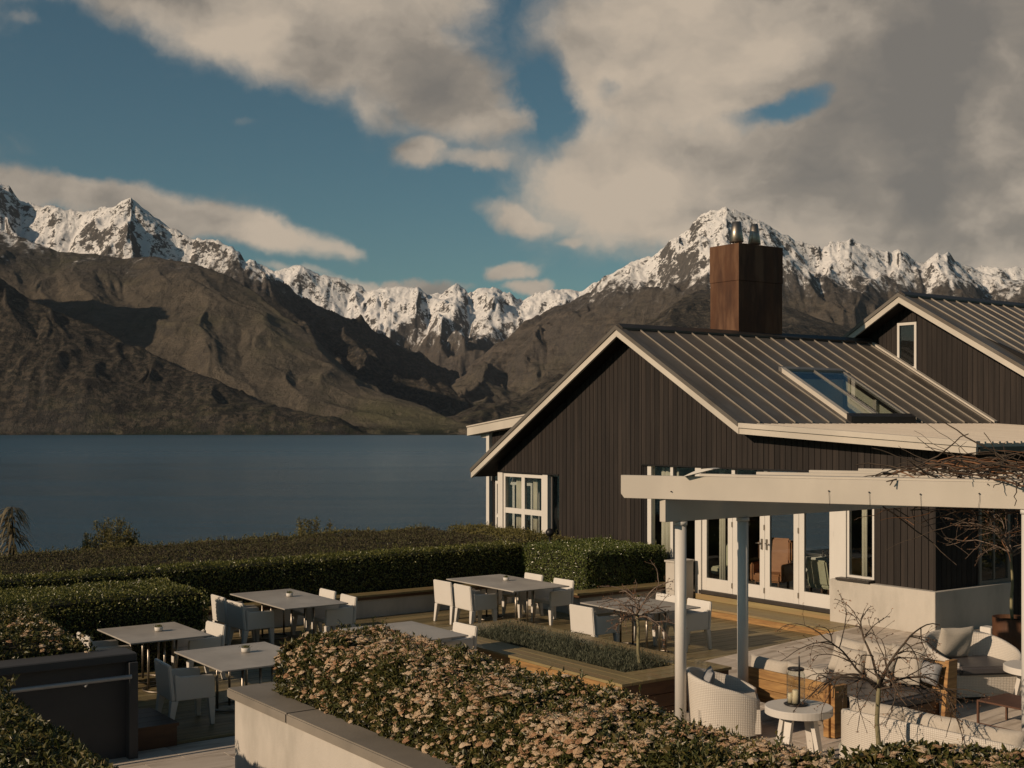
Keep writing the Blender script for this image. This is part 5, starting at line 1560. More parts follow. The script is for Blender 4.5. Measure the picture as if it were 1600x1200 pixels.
def cushion(name, parent, w, h, t, loc, rot, mat, puff=0.5):
    """stuffed square cushion standing in the xz plane"""
    n = 12; vs = []; fs = []
    for side in (1, -1):
        for i in range(n + 1):
            for j in range(n + 1):
                a, c = -1 + 2 * i / n, -1 + 2 * j / n
                e = (1 - abs(a) ** 2.6) * (1 - abs(c) ** 2.6)
                pin = 1 - 0.07 * (1 - a * a) * abs(c) ** 3 - 0
                pin2 = 1 - 0.07 * (1 - c * c) * abs(a) ** 3
                vs.append((a * w / 2 * pin2, side * (t / 2 * max(e, 0) ** 0.42 + .002) + 0.008 * math.sin(5 * a + 3 * c), c * h / 2 * pin))
    m = (n + 1) ** 2
    for s in range(2):
        for i in range(n):
            for j in range(n):
                q = [s * m + i * (n + 1) + j, s * m + (i + 1) * (n + 1) + j, s * m + (i + 1) * (n + 1) + j + 1, s * m + i * (n + 1) + j + 1]
                fs.append(tuple(q if s == 0 else q[::-1]))
    for k_ in range(n):
        for (f1) in (lambda k_: (k_, 0), lambda k_: (k_, n), lambda k_: (0, k_), lambda k_: (n, k_)):
            (i, j), (i2, j2) = f1(k_), f1(k_ + 1)
            fs.append((i * (n + 1) + j, i2 * (n + 1) + j2, m + i2 * (n + 1) + j2, m + i * (n + 1) + j))
    o = MB().add(vs, fs, True).build(name, mat, parent)
    me = o.data
    bm = bmesh.new(); bm.from_mesh(me); bmesh.ops.recalc_face_normals(bm, faces=bm.faces); bm.to_mesh(me); bm.free()
    o.location = loc; o.rotation_euler = rot
    return o
def loose_cushion(label, w, h, t, p, rot, mat, group):
    o = cushion('cushion', None, w, h, t, p, rot, mat)
    tag(o, label, 'cushion', group); return o

# woven tub chair behind the pale column
u_, v_ = loc2((2.66, 15.35))
r = ground_empty('wicker_tub_chair', u_, v_)
r.rotation_euler = (R(2.0), 0, R(-98))
tag(r, 'white woven tub chair between the two pergola columns', 'armchair')
top_ = lambda t: 0.42 + 0.33 * max(0, math.cos(t * 0.60)) ** 1.2
wicker_shell('woven_shell', 0.42, 0.44, R(-138), R(138), top_, 0.045, 0.03, r, flare=0.03)
wicker_box('woven_base', r, -0.36, 0.36, -0.36, 0.38, 0.05, 0.34)
MB().box(-.35, .35, -.35, .38, .345, .43).build('seat_pad', M_fabric, r, bevel=0.03, segs=3)
p = r.matrix_basis @ Vector((0.02, -0.24, 0.58))
loose_cushion('grey blue cushion inside the white woven tub chair', 0.45, 0.40, 0.13, p, (R(-18), 0, R(-98)), M_bluefab, 'scatter cushions')

# timber sofa seen from behind
r = ground_empty('timber_sofa', 7.48, -5.50)
tag(r, 'honey timber sofa with plank back, seen from behind the round white table', 'sofa')
for k_ in range(3):
    MB().box(-.72, .72, -.40, -.36, .26 + k_ * .125, .26 + k_ * .125 + .119).build('back_plank', M_timber_x, r, bevel=.003)
MB().box(-.70, .70, -.355, -.19, .20, .30).build('seat_frame', M_timber_x, r, bevel=.003)
for x in (-.70, .70):
    MB().box(x - .04, x + .04, -.46, -.402, 0, .645).build('post', M_timber, r, bevel=.003)
MB().box(.742, .80, -.42, -.19, 0, .62).build('side_panel', M_timber, r, bevel=.003)
MB().box(-.70, .70, -.35, -.19, .302, .42).build('seat_pad', M_charcoal, r, bevel=.03, segs=3)
for (x, lab) in ((-.42, 'long pale cushion above the plank back of the timber sofa, left one'), (.20, 'long pale cushion above the plank back of the timber sofa, right one')):
    p = r.matrix_basis @ Vector((x, -.25, .56))
    loose_cushion(lab, 0.66, 0.40, 0.15, p, (R(-14), 0, HOUSE_ROT), M_fabric, 'scatter cushions')

# broad daybed sofa with pillows
r = ground_empty('daybed_sofa', 7.85, -4.95)
tag(r, 'broad daybed sofa with dark grey mattress and upright timber end', 'sofa')
MB().box(-.95, .76, -.64, .62, .08, .28).build('daybed_base', M_dktimber, r, bevel=.01)
MB().box(-1.0, .78, -.66, .60, .285, .41).build('mattress', M_charcoal, r, bevel=.035, segs=3)
for k_ in range(3):
    MB().hexa([(-.76, .62 + .03 * k_, .30 + k_ * .15), (.795, .62 + .03 * k_, .30 + k_ * .15), (.795, .67 + .03 * k_, .30 + k_ * .15), (-.76, .67 + .03 * k_, .30 + k_ * .15)],
              [(-.76, .65 + .03 * k_, .445 + k_ * .15), (.795, .65 + .03 * k_, .445 + k_ * .15), (.795, .70 + .03 * k_, .445 + k_ * .15), (-.76, .70 + .03 * k_, .445 + k_ * .15)]).build('back_plank', M_timber_x, r)
MB().hexa([(.80, .56, 0), (.86, .56, 0), (.86, .80, 0), (.80, .80, 0)], [(.80, .66, .78), (.86, .66, .78), (.86, .84, .78), (.80, .84, .78)]).build('end_panel', M_timber, r, bevel=.004)
for (x, y, z, w, lab, mt, rz) in ((-.52, .42, .66, .48, 'large pale pillow on the daybed, the leftmost and furthest', M_fabric, 5), (-.08, .44, .68, .48, 'large pale pillow leaning in the middle of the daybed back', M_fabric, -3), (.38, .44, .68, .50, 'large pale pillow on the daybed next to its timber end', M_fabric, 3),
                              (-.34, .27, .61, .40, 'square pale pillow in the front row on the daybed, the left one', M_fabric, 14), (.12, .30, .61, .40, 'square pale pillow in the front row on the daybed, the right one', M_fabric, -8), (.68, .52, .62, .28, 'narrow grey cushion squeezed against the timber end of the daybed', M_bluefab, 0)):
    p = r.matrix_basis @ Vector((x, y, z))
    loose_cushion(lab, w, w, 0.17, p, (R(-20), R(random.uniform(-6, 6)), HOUSE_ROT + R(rz)), mt, 'scatter cushions')

# woven lounge chair with charcoal seat
u_, v_ = loc2((6.18, 16.75))
r = ground_empty('wicker_lounge_chair', u_, v_)
r.rotation_euler = (R(2.0), 0, R(188))
tag(r, 'wide woven lounge chair with charcoal seat pad and one big pillow', 'armchair')
top_ = lambda t: 0.46 + 0.32 * max(0, math.cos(t * 0.60)) ** 1.4
wicker_shell('woven_shell', 0.54, 0.50, R(-140), R(140), top_, 0.05, 0.04, r, flare=0.05)
wicker_box('woven_base', r, -0.46, 0.46, -0.42, 0.47, 0.05, 0.33)
MB().box(-.44, .44, -.38, .54, .335, .45).build('seat_pad', M_charcoal, r, bevel=0.03, segs=3)
p = r.matrix_basis @ Vector((0.14, -0.20, 0.66))
loose_cushion('big pale pillow on the woven lounge chair', 0.54, 0.48, 0.17, p, (R(-20), 0, R(196)), M_fabric, 'scatter cushions')

# curved woven sofa nearest to the flowering hedge
r = ground_empty('wicker_sofa', 10.25, -6.6)
tag(r, 'curved white woven sofa seen from behind above the flowering hedge', 'sofa')
r.rotation_euler = (0, 0, HOUSE_ROT + R(3))
top_ = lambda t: 0.60 + 0.13 * max(0, math.cos(t * 0.75)) ** 1.2
wicker_shell('woven_shell', 1.08, 0.46, R(-132), R(132), top_, 0.05, 0.03, r, seg=72, power=3.4)
wicker_box('woven_base', r, -1.0, 1.0, -0.38, 0.40, 0.05, 0.34)
MB().box(-.98, .98, -.36, .42, .345, .45).build('seat_pad', M_fabric, r, bevel=0.03, segs=3)
for (x, lab, mt) in ((-.62, 'long pale back cushion of the woven sofa, left one', M_fabric), (.05, 'long pale back cushion of the woven sofa, middle one', M_fabric), (.68, 'long pale back cushion of the woven sofa, right one', M_fabric)):
    p = r.matrix_basis @ Vector((x, -.27, .63))
    loose_cushion(lab, 0.72, 0.42, 0.16, p, (R(-10), 0, HOUSE_ROT + R(3)), mt, 'scatter cushions')

def round_table(x, y, rad, h, label, z):
    r = empty('round_side_table', (x, y, z)); tag(r, label, 'side table', 'round pale side tables')
    MB().lathe([(rad * .97, h - .085), (rad, h - .08), (rad, h - .006), (rad - .006, h), (0.001, h)], 48, smooth=False).build('tabletop', M_plastic, r)
    for k_ in range(4):
        a = R(45 + 90 * k_); c_, s_ = math.cos(a), math.sin(a)
        q = lambda rr_, w: [((rr_) * c_ - w * s_, (rr_) * s_ + w * c_), ((rr_) * c_ + w * s_, (rr_) * s_ - w * c_), ((rr_ - .05) * c_ + w * s_, (rr_ - .05) * s_ - w * c_), ((rr_ - .05) * c_ - w * s_, (rr_ - .05) * s_ + w * c_)]
        lo = [(a_, b_, 0) for a_, b_ in q(rad * .86, .035)]; hi = [(a_, b_, h - .086) for a_, b_ in q(rad * .55, .045)]
        MB().hexa(lo[::-1], hi[::-1]).build('leg', M_plastic, r)
    return r
p = on_z(1248, 1103, -3.14)
t1 = round_table(p.x, p.y, 0.37, 0.66, 'round pale side table with a glass candle lantern on it', -3.80)
r = empty('candle_lantern', (p.x - 0.02, p.y + 0.05, -3.138)); tag(r, 'tall glass hurricane lantern with a cream candle on the round table', 'lantern')
MB().lathe([(.125, 0), (.135, .012), (.12, .02)], 28).build('lantern_base', M_dkmetal, r)
MB().lathe([(.098, .02), (.102, .03), (.102, .34), (.085, .375), (.088, .385), (.082, .385), (.079, .372), (.096, .34), (.096, .03)], 28).build('glass_jar', M_jar, r)
MB().lathe([(.088, .386), (.092, .39), (.092, .405), (.086, .41)], 28).build('lantern_rim', M_dkmetal, r)
MB().lathe([(.038, .021), (.038, .16), (.03, .165), (.004, .16)], 18).build('candle', M_candle, r)
MB().lathe([(.030, .021), (.030, .12), (.02, .125)], 18, -0.055, 0.03).build('candle', M_candle, r)
MB().tube([(0.012, -.11, .0), (0.012, -.112, .45), (0.012, -.1, .56)], [.011, .011, .005], 8).build('lantern_handle', M_dkmetal, r)
p = on_z(1622, 1040, -3.13)
round_table(p.x, p.y, 0.42, 0.62, 'round pale side table cut off by the right edge of the picture', -3.75)

# low rust coloured metal table
c1 = on_z(1526, 1093, -3.36); u_, v_ = loc2(c1)
r = ground_empty('metal_coffee_table', u_, v_); tag(r, 'low rust coloured metal table with thin legs at the right', 'coffee table')
hgt = -3.36 - (stone_z(v_) + .004)
MB().box(0, .62, 0, .62, hgt - .022, hgt).build('tabletop', M_rustmetal, r, bevel=.002)
for x in (.012, .608):
    for y in (.012, .608): MB().box(x - .012, x + .012, y - .012, y + .012, 0, hgt - .022).build('leg', M_rustmetal, r)
MB().box(.024, .596, .004, .02, .06, .075).build('stretcher', M_rustmetal, r)
MB().box(.604, .612, .024, .596, .06, .075).build('stretcher', M_rustmetal, r)
MB().box(.22, .42, .03, .59, .076, .10).build('shelf', M_rustmetal, r) if False else None

# round steel planter and the white cube beside it
pc = Vector((0.4005 * 19.3, 19.3, 0)); zb = stone_z(loc2(pc)[1])
r = empty('round_planter', (pc.x, pc.y, zb)); tag(r, 'round brown steel planter with a bare tree by the side window', 'planter')
MB().lathe([(.275, 0), (.285, .01), (.285, .50), (.270, .50), (.265, .44)], 40).build('planter_wall', M_corten, r)
MB().lathe([(0.001, .44), (.266, .44)], 32).build('soil', M_soil, r)
pq = Vector(((1545 - 800) / F * 19.9, 19.9, 0)); zb2 = stone_z(loc2(pq)[1])
o = MB().box(-.1, .1, -.1, .1, 0, .24).build('white_cube_stool', M_plastic, None, bevel=.01); o.location = (pq.x, pq.y, zb2 + .002); o.rotation_euler = (0, 0, HOUSE_ROT)
tag(o, 'small white cube stool beside the round brown planter', 'stool')
# round brown planter of the small bare tree
p1 = Vector((0.1035 * 16.9, 16.9, 0)); p1z = stone_z(loc2(p1)[1])
r = empty('round_planter', (p1.x, p1.y, p1z)); tag(r, 'low round brown planter of the small bare tree beside the timber planter', 'planter')
MB().lathe([(.17, 0), (.18, .01), (.185, .20), (.170, .20), (.165, .17)], 28).build('planter_wall', M_dktimber, r)
MB().lathe([(0.001, .17), (.167, .17)], 24).build('soil', M_soil, r)
# dark ball lamp under the bay window
p = at(859, 832, 26.3)
r = empty('globe_lamp', (p.x, p.y, p.z)); tag(r, 'small dark globe lamp below the narrow window at the hedge', 'lamp')
MB().lathe([(0.002, -.09), (.05, -.075), (.085, -.03), (.09, 0), (.085, .03), (.05, .075), (.002, .09)], 24).build('globe', M_dkmetal, r)
MB().tube([(0, 0, -.6), (0, 0, -.08)], .02, 8).build('stem', M_dkmetal, r)
# ------------------------------------------------------------------ pergola
perg = empty('pergola', (1.82, 15.1, 0)); tag(perg, 'pale timber pergola with long front beam and round columns over the seating', 'pergola')
PB = Vector((1.82, 15.1, 0)); BD = Vector((0.899, -0.438, 0)).normalized(); BN = Vector((-BD.y, BD.x, 0))
def beam(name, a, d, n, L0, L1, w, z0, z1, mat=M_fascia, chamfer=0.0, bev=.004):
    pts = []
    def q(s, t, z): p = a + d * s + n * t - PB; return (p.x, p.y, z)
    m = MB()
    if chamfer:
        prof = [(L0, z1), (L0 + .0, z0 + chamfer), (L0 + chamfer * .8, z0), (L1, z0), (L1, z1)]
        k = len(prof)
        vs = [q(s, -w / 2, z) for s, z in prof] + [q(s, w / 2, z) for s, z in prof]
        fs = [tuple(range(k)), tuple(range(2 * k - 1, k - 1, -1))] + [(i, i + k, (i + 1) % k + k, (i + 1) % k) for i in range(k)]
        m.add(vs, fs)
    else:
        m.hexa([q(L0, -w / 2, z0), q(L1, -w / 2, z0), q(L1, w / 2, z0), q(L0, w / 2, z0)], [q(L0, -w / 2, z1), q(L1, -w / 2, z1), q(L1, w / 2, z1), q(L0, w / 2, z1)])
    return m.build(name, mat, perg, bevel=bev)
beam('front_beam', PB, BD, BN, -0.52, 6.6, 0.09, -0.925, -0.645, chamfer=0.055)
for k_ in range(1, 6):
    beam('rafter', PB + VX * (1.03 * k_), BD, BN, -0.30, 5.6 + .3 * k_, 0.07, -0.925, -0.650)
beam('cross_beam', PB, VX, -UX, 0.0, 6.3, 0.10, -1.205, -0.930)
beam('wall_plate', PB + BD * 5.9, VX, -UX, -.05, 5.2, 0.10, -1.205, -0.930)
# thin battens lying along the front beam
MB().hexa([tuple(PB + BD * .9 + BN * -.02 - PB + Vector((0, 0, -.643))), tuple(BD * 6.5 + BN * -.02 + Vector((0, 0, -.643))), tuple(BD * 6.5 + BN * .16 + Vector((0, 0, -.643))), tuple(BD * .9 + BN * .16 + Vector((0, 0, -.643)))],
          [tuple(BD * .9 + BN * -.02 + Vector((0, 0, -.618))), tuple(BD * 6.5 + BN * -.02 + Vector((0, 0, -.618))), tuple(BD * 6.5 + BN * .16 + Vector((0, 0, -.618))), tuple(BD * .9 + BN * .16 + Vector((0, 0, -.618)))]).build('top_batten', M_fascia, perg)
def column(p, z0, z1, rad, lab):
    m = MB().lathe([(rad, z0), (rad, z1 - .05)], 28, p.x - PB.x, p.y - PB.y)
    o = m.build('column', M_white, perg); o['label'] = lab
    MB().lathe([(rad + .012, z1 - .05), (rad + .012, z1 - .004)], 28, p.x - PB.x, p.y - PB.y).build('column_cap', M_white, o)
    return o
column(PB + VX * 0.30, -3.82, -1.206, .070, 'sunlit column at the near end of the pergola')
column(PB + VX * 1.38, -3.82, -1.206, .070, 'shaded grey column under the cross beam')
column(PB + BD * 4.10, -3.82, -0.926, .070, 'column at the right edge')
# curved white cover lying on the beams
m = MB(); ns = 12
vs = []; fs = []
for i in range(ns + 1):
    t_ = i / ns
    for (y, rr_) in ((-.14, 0.0), (.14, 0.0)):
        p = BD * (0.30 + .38 * t_) + BN * y + Vector((0, 0, -.648 + .105 * math.sin(t_ * 1.9)))
        vs.append(tuple(p))
for i in range(ns): fs.append((2 * i, 2 * i + 2, 2 * i + 3, 2 * i + 1))
fs.append(tuple(range(0, 2 * ns + 2, 2))); fs.append(tuple(range(2 * ns + 1, 0, -2)))
m.add(vs, fs, False); m.build('curved_cover', M_white, perg)
for (px, py) in ((1049, 768), (1295, 767), (1358, 769), (1438, 772), (1530, 771)):
    # bolts and loose wires on the front beam
    rx = (px - 800) / F
    d = (PB.dot(BN) - 0.047) / (rx * BN.x + BN.y); p = Vector((rx * d, d, (HY - py) / F * d)) - PB
    p.z = (HY - py) / F * d
    MB().tube([p, p - BN * .018], .008, 6).build('bolt', M_dkmetal, perg)
    if px > 1100:
        MB().tube([p - BN * .012, p - BN * .014 + Vector((0.006, 0, -.06)), p - BN * .010 + Vector((.012 * (1 if px < 1500 else -1), 0, -.165))], .0018, 4).build('wire', M_dkmetal, perg)

# ------------------------------------------------------------------ twigs
def twig_path(rnd, p, d, length, steps, curl=0.25, droop=0.0, droop_gain=1.0):
    pts = [Vector(p)]; d = Vector(d).normalized(); q = Vector(p); s = length / steps
    for i in range(steps):
        d = (d + Vector((rnd.gauss(0, curl), rnd.gauss(0, curl), rnd.gauss(0, curl) * .6)) * 0.5 + Vector((0, 0, -droop * (1 + droop_gain * i / steps)))).normalized()
        q = q + d * s; pts.append(q.copy())
    return pts
def bare_tree(name, label, base, fork_z, spread, droop, seed, trunk_r, bark, n_main=7, bud=True, top=0.25, group=None, twig_mat=None, lean=(0, 0), nsub=5, up=(.45, 1.3), curl=.28):
    rnd = random.Random(seed)
    root = empty(name, base); tag(root, label, 'tree', group)
    h = fork_z - base[2]
    tp = [Vector((lean[0] * (i / 6) + .012 * math.sin(i * 1.7 + seed), lean[1] * i / 6, h * i / 6)) for i in range(7)]
    MB().tube(tp, [trunk_r * (1 - .35 * i / 6) for i in range(7)], 9).build('trunk', bark, root)
    m = MB(); buds = []
    end = tp[-1]
    for i in range(n_main):
        a = 2 * math.pi * i / n_main + rnd.uniform(-.3, .3)
        d = Vector((math.cos(a), math.sin(a), rnd.uniform(*up)))
        st = tp[-1] - Vector((0, 0, rnd.uniform(0, .26) * h * .4))
        L = spread * rnd.uniform(.75, 1.15)
        pts = twig_path(rnd, st, d, L, 12, curl, droop, 1.6)
        m.tube(pts, [trunk_r * .42 * (1 - .75 * k / 12) + .0022 for k in range(13)], 5, cap=False)
        for s_ in range(nsub):
            k = rnd.randint(2, 10); dd = (pts[k + 1] - pts[k]).normalized()
            side = Vector((rnd.gauss(0, 1), rnd.gauss(0, 1), rnd.gauss(.25, .7)))
            sp = twig_path(rnd, pts[k], dd + side * .75, L * rnd.uniform(.3, .65), 8, .35, droop * .9, 1.3)
            m.tube(sp, [trunk_r * .17 * (1 - .7 * j / 8) + .0016 for j in range(9)], 4, cap=False)
            for t_ in range(4):
                j = rnd.randint(1, 7); s2 = Vector((rnd.gauss(0, 1), rnd.gauss(0, 1), rnd.gauss(.3, .8)))
                tq = twig_path(rnd, sp[j], (sp[j + 1] - sp[j]).normalized() + s2 * .8, L * rnd.uniform(.10, .26), 4, .4, droop * .5)
                m.tube(tq, [.0026, .0023, .002, .0018, .0015], 3, cap=False)
                buds += [tq[-1], tq[2]]
            buds.append(sp[-1])
        buds.append(pts[-1])
    tw = m.build('branches', twig_mat or M_bark, root); tw['kind'] = 'stuff'
    if bud:
        g = np.random.default_rng(seed); B = np.array([tuple(q) for q in buds]); B = np.repeat(B, 3, 0) + g.normal(0, .002, (len(B) * 3, 3))
        v, f = leaf_arrays(B, unit(g.normal(size=B.shape)), 0.018, asp=0.55, jit=.5, seed=seed)
        o = mesh_obj('buds', np_mesh('buds', v, f, [M_redtwig]), root); o['kind'] = 'stuff'
    return root
p = at(1372, 1055, 12.4)
bare_tree('bare_tree', 'weeping bare tree with pale trunk in front of the daybed', (p.x, p.y, -3.8), p.z - .04, 0.98, .075, 4, .030, M_greenbark, 10, twig_mat=M_bark, nsub=7, up=(.25, 1.6), curl=.24)
p = at(993, 958, 16.9)
bare_tree('bare_tree', 'small bare tree beside the lavender planter', (p1.x, p1.y, p1z + .17), p.z, 0.62, .05, 12, .029, M_greenbark, 8, lean=(-.06, 0), nsub=6, twig_mat=M_twig)
bare_tree('bare_tree', 'bare tree with reddish buds growing in the round steel planter', (pc.x, pc.y, zb + .44), -1.98, 0.95, .04, 21, .026, M_greenbark, 9, twig_mat=M_twig, nsub=7)

# leafless vine on the pergola
rnd = random.Random(9)
root = empty('climbing_vine', PB + BD * 4 + Vector((0, 0, -.6))); tag(root, 'tangled leafless vine sprawling over the right end of the pergola', 'vine')
m = MB(); m2 = MB()
O = Vector(root.location)
for i in range(430):
    s = 2.5 + 3.4 * rnd.random() ** .7; t = rnd.uniform(-.15, 2.6)
    p = PB + BD * s + BN * t + Vector((0, 0, -.60 + rnd.uniform(-.02, .03 + .16 * max(0, s - 2.6) / 2)))
    a = rnd.uniform(0, 2 * math.pi)
    d = Vector((math.cos(a), math.sin(a), rnd.uniform(-.1, .32)))
    pts = twig_path(rnd, p - O, d, rnd.uniform(.35, 1.1), 9, .42, .03)
    r0 = rnd.choice([.004, .006, .008, .012])
    (m if rnd.random() < .7 else m2).tube(pts, [r0 * (1 - .6 * k / 9) + .001 for k in range(10)], 4, cap=False)
for i in range(46):
    s = rnd.uniform(2.5, 5.8); t = rnd.uniform(.05, 1.2)
    p = PB + BD * s + BN * t + Vector((0, 0, -.98))
    a = rnd.uniform(0, 2 * math.pi)
    pts = twig_path(rnd, p - O, Vector((math.cos(a), math.sin(a) * .5, rnd.uniform(-.35, .1))), rnd.uniform(.4, 1.3), 10, .3, .015)
    r0 = rnd.choice([.004, .006, .009])
    (m if rnd.random() < .5 else m2).tube(pts, [r0 * (1 - .6 * k / 10) + .001 for k in range(11)], 4, cap=False)
for k_ in (-1, 1):
    p = PB + BD * (2.9 + k_ * .02) + Vector((0, 0, -.60))
# short cut stubs hanging over the beam face
for (s, z) in ((2.75, -.66), (4.05, -.66), (4.35, -.64)):
    p = PB + BD * s - BN * .06 + Vector((0, 0, z + .03))
    for a in (-1, 1):
        pts = [p - O, p - O + Vector((-.05, -.03, -.01)), p - O + Vector((-.11 + .02 * a, -.05, -.045 - .02 * a))]
        m.tube(pts, [.010, .009, .006], 5)
o = m.build('brown_stem', M_bark, root); o['kind'] = 'stuff'
o = m2.build('orange_stem', M_redtwig, root); o['kind'] = 'stuff'

# ------------------------------------------------------------------ plants beyond the hedge
def wispy(name, label, px, ytop, ybase, d, wpx, seed, mat, dens=2600, L=.05, stems=26, group='plants beyond the clipped hedges', tall=1.0):
    base = at(px, ybase, d); top = at(px, ytop, d); H = top.z - base.z; Wd = wpx / F * d / 2
    root = empty(name, (base.x, base.y, base.z - .6)); tag(root, label, 'shrub', group)
    rnd = random.Random(seed); g = np.random.default_rng(seed); m = MB(); P = []
    for i in range(stems):
        a = rnd.uniform(0, 2 * math.pi); r_ = Wd * math.sqrt(rnd.random()) 
        tall_ = (H + .6) * (1 - .45 * (r_ / Wd) ** 2) * rnd.uniform(.72, 1.0)
        st = Vector((math.cos(a) * r_ * .35, math.sin(a) * r_ * .35, 0)); en = Vector((math.cos(a) * r_, math.sin(a) * r_, tall_))
        pts = [st.lerp(en, k / 6) + Vector((rnd.gauss(0, .02), rnd.gauss(0, .02), 0)) for k in range(7)]
        m.tube(pts, [.012 * (1 - .8 * k / 6) + .002 for k in range(7)], 4, cap=False)
        for j in range(int(dens / stems)):
            t = rnd.random() ** .6; q = st.lerp(en, t); s_ = .10 * Wd * 2.2 * (1.05 - t) + .02
            P.append((q.x + rnd.gauss(0, s_), q.y + rnd.gauss(0, s_), q.z + rnd.gauss(0, s_ * .8)))
    o = m.build('stems', M_bark, root); o['kind'] = 'stuff'
    P = np.array(P)
    leaf_object('foliage', P, np.tile([0, 0, 1.0], (len(P), 1)), mat, L, root, seed=seed, jit=1.2, asp=.4)
    return root
wispy('wispy_shrub', 'rounded olive shrub with wispy tops standing beyond the hedge at the left', 172, 797, 880, 27, 104, 3, M_mix, 12000, .055, 70)
wispy('wispy_shrub', 'small dark shrub between the drooping plant and the rounded shrub', 70, 866, 888, 26, 28, 4, M_leaf, 1300, .06, 10)
wispy('wispy_shrub', 'tiny dark conifer tip above the hedge right of the rounded shrub', 240, 845, 872, 27, 14, 5, M_leaf, 500, .05, 6)
wispy('wispy_shrub', 'upright twiggy shrub above the middle of the hedge', 482, 792, 858, 30, 56, 6, M_mix, 2600, .055, 18)
wispy('wispy_shrub', 'thin upright shoots just right of the twiggy shrub', 515, 806, 852, 30, 26, 7, M_mix, 600, .055, 8)
wispy('wispy_shrub', 'low loose shrub left of the twiggy shrub above the hedge', 420, 838, 862, 29, 60, 8, M_mix, 700, .045, 16)
# drooping palm-like plant at the left edge
base = at(24, 890, 26); top_p = at(18, 792, 26)
root = empty('drooping_plant', (base.x, base.y, base.z - .5)); tag(root, 'tall plant with long drooping strap leaves at the left edge beyond the hedge', 'plant', 'plants beyond the clipped hedges')
rnd = random.Random(5); m = MB(); H = top_p.z - base.z + .5
m.tube([(0, 0, 0), (-.03, 0, H * .5), (-.08, 0, H)], [.03, .025, .012], 7); m.build('stem', M_bark, root)
m = MB()
for i in range(135):
    t = rnd.random() ** .7; z = H * (.40 + .6 * t); a = rnd.uniform(0, 2 * math.pi); L_ = rnd.uniform(.38, .72)
    st = Vector((-.08 * z / H, 0, z)); pts = []
    d = Vector((math.cos(a), math.sin(a), .45)).normalized(); q = st.copy()
    for k in range(8):
        pts.append(q.copy()); d = (d + Vector((0, 0, -.30))).normalized(); q = q + d * L_ / 7
    side = Vector((-math.sin(a), math.cos(a), 0))
    vs = []; 
    for k, p in enumerate(pts):
        w = .020 * (1 - (k / 7) ** 3) + .002
        vs += [p + side * w, p - side * w + Vector((0, 0, .004))]
    m.add(vs, [(2 * k, 2 * k + 1, 2 * k + 3, 2 * k + 2) for k in range(7)], True)
M_strap = leaf_material('strap_leaf', [(0.05, 0.042, 0.022), (0.095, 0.082, 0.042), (0.15, 0.125, 0.07), (0.20, 0.16, 0.10)], rough=.5)
o = m.build('drooping_leaves', M_strap, root); o['kind'] = 'stuff'

# trees at the right beyond the verandah
def leafy_tree(label, x, y, z0, h, w, seed, mat=M_leaf):
    root = empty('evergreen_tree', (x, y, z0)); tag(root, label, 'tree', 'evergreen trees behind the lodge')
    MB().tube([(0, 0, 0), (.05, 0, h * .5), (0, .05, h * .85)], [.14, .1, .03], 8).build('trunk', M_bark, root)
    g = np.random.default_rng(seed); P = []; N = []
    for i in range(26):
        a = g.uniform(0, 2 * np.pi); rr_ = w * .5 * g.uniform(.1, .8); zc = h * g.uniform(.25, .95); s_ = w * g.uniform(.12, .24)
        q = unit(g.normal(size=(420, 3))) ; P.append(q * s_ * g.uniform(.75, 1.05, (420, 1)) + np.array([math.cos(a) * rr_, math.sin(a) * rr_, zc])); N.append(q)
    leaf_object('crown', np.concatenate(P), np.concatenate(N), mat, .11, root, seed=seed)
pr = W3(9.5, 9.0); leafy_tree('dark evergreen tree glimpsed beyond the side wall at the right', pr.x, pr.y, -3.9, 3.0, 3.2, 3)
pr = W3(12.0, 6.5); leafy_tree('dark evergreen tree glimpsed at the far right edge under the pergola', pr.x, pr.y, -3.9, 2.9, 3.0, 4)

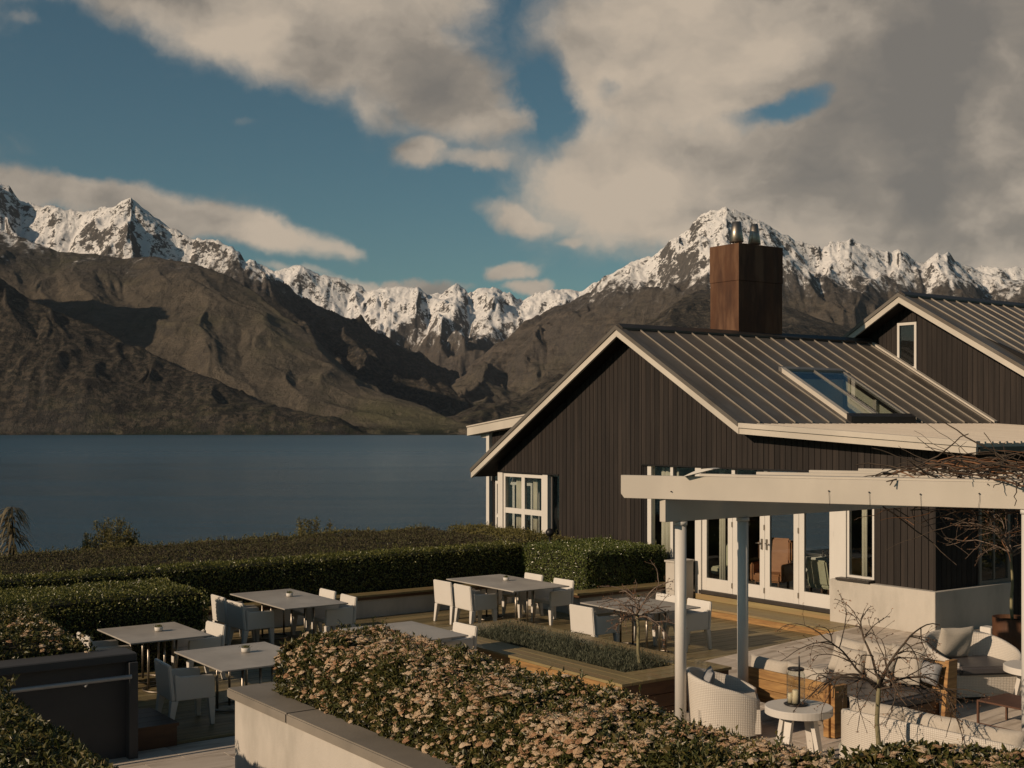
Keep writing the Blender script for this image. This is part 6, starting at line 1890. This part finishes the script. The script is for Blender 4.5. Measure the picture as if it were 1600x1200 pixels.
# ------------------------------------------------------------------ furniture inside the lodge
def inside(px, py, v):
    u, z = on_v(px, py, v); return u
FZ = -3.42
def simple_chair(label, u, v, w, d, hs, hb, mat, rz=0, legs=M_dktimber, wings=False, arms=True):
    r = house_empty('indoor_chair', u, v, FZ, R(rz)); tag(r, label, 'chair', 'chairs seen through the glazing')
    MB().box(-w / 2, w / 2, -d / 2, d / 2, hs - .16, hs).build('seat', mat, r, bevel=.03, segs=2)
    MB().hexa([(-w / 2, -d / 2 - .03, hs - .1), (w / 2, -d / 2 - .03, hs - .1), (w / 2, -d / 2 + .08, hs - .1), (-w / 2, -d / 2 + .08, hs - .1)],
              [(-w / 2 + .03, -d / 2 - .12, hb), (w / 2 - .03, -d / 2 - .12, hb), (w / 2 - .03, -d / 2 - .03, hb), (-w / 2 + .03, -d / 2 - .03, hb)]).build('backrest', mat, r, bevel=.03, segs=2)
    if arms:
        for s in (-1, 1):
            a, c = sorted((s * w / 2, s * (w / 2 + .08)))
            MB().box(a, c, -d / 2, d / 2, hs - .15, hs + .2).build('armrest', mat, r, bevel=.025, segs=2)
            if wings: MB().box(a, c, -d / 2 - .06, -d / 2 + .16, hs + .22, hb - .03).build('wing', mat, r, bevel=.03, segs=2)
    for sx in (-1, 1):
        for sy in (-1, 1):
            MB().box(sx * (w / 2 - .04) - .02, sx * (w / 2 - .04) + .02, sy * (d / 2 - .04) - .02, sy * (d / 2 - .04) + .02, 0, hs - .16).build('leg', legs, r)
    return r
simple_chair('rust orange wing chair seen through the middle glazed doors', inside(1206, 880, .75), .75, .56, .55, .46, 1.12, M_rustleather, 200, wings=True)
simple_chair('pale green upholstered chair seen through the right glazed door', inside(1290, 900, .72), .72, .46, .48, .48, .86, M_paleup, 10, arms=False)
simple_chair('tan backed chair seen through the left glazed door', inside(1134, 880, .85), .85, .44, .46, .46, .88, M_paleup, 190, arms=False)
simple_chair('ochre yellow armchair behind the narrow window over the plinth', inside(1356, 880, .75), .75, .60, .5, .5, .98, M_yellow, 0)
r = house_empty('cloth_table', inside(1290, 860, 2.0), 2.0, FZ); tag(r, 'table under a white cloth seen through the right glazed door', 'table')
MB().lathe([(.50, .30), (.46, .74), (0.001, .745)], 28).build('tablecloth', M_cloth, r)
MB().lathe([(.05, 0), (.05, .30)], 12).build('leg', M_dktimber, r)
for i in range(3):
    o = MB().lathe([(.03, 0), (.035, .02), (.012, .05), (.03, .12), (.028, .12)], 14).build('table_glass', M_dkmetal); o.location = r.location + Vector((.1 * i - .1, -.2 + .06 * i, .748))
    tag(o, 'dark glass standing on the white cloth table inside, %s' % ('leftmost', 'middle one', 'rightmost')[i], 'glass', 'glasses on the cloth table inside')
r = house_empty('indoor_bookshelf', inside(1158, 880, 2.2), 2.2, FZ); tag(r, 'shelf of pale stacked things seen between the glazed doors', 'shelf')
MB().box(-.3, -.26, -.15, .15, 0, 1.3).box(.26, .3, -.15, .15, 0, 1.3).build('side_panel', M_dktimber, r)
for k_ in range(4):
    MB().box(-.258, .258, -.15, .15, .25 + k_ * .3, .28 + k_ * .3).build('shelf_board', M_dktimber, r)
for k_ in range(3):
    o = MB().box(-.15, .15, -.13, .1, .283 + k_ * .3, .283 + k_ * .3 + .17).build('storage_basket', M_paleup, r, bevel=.02)
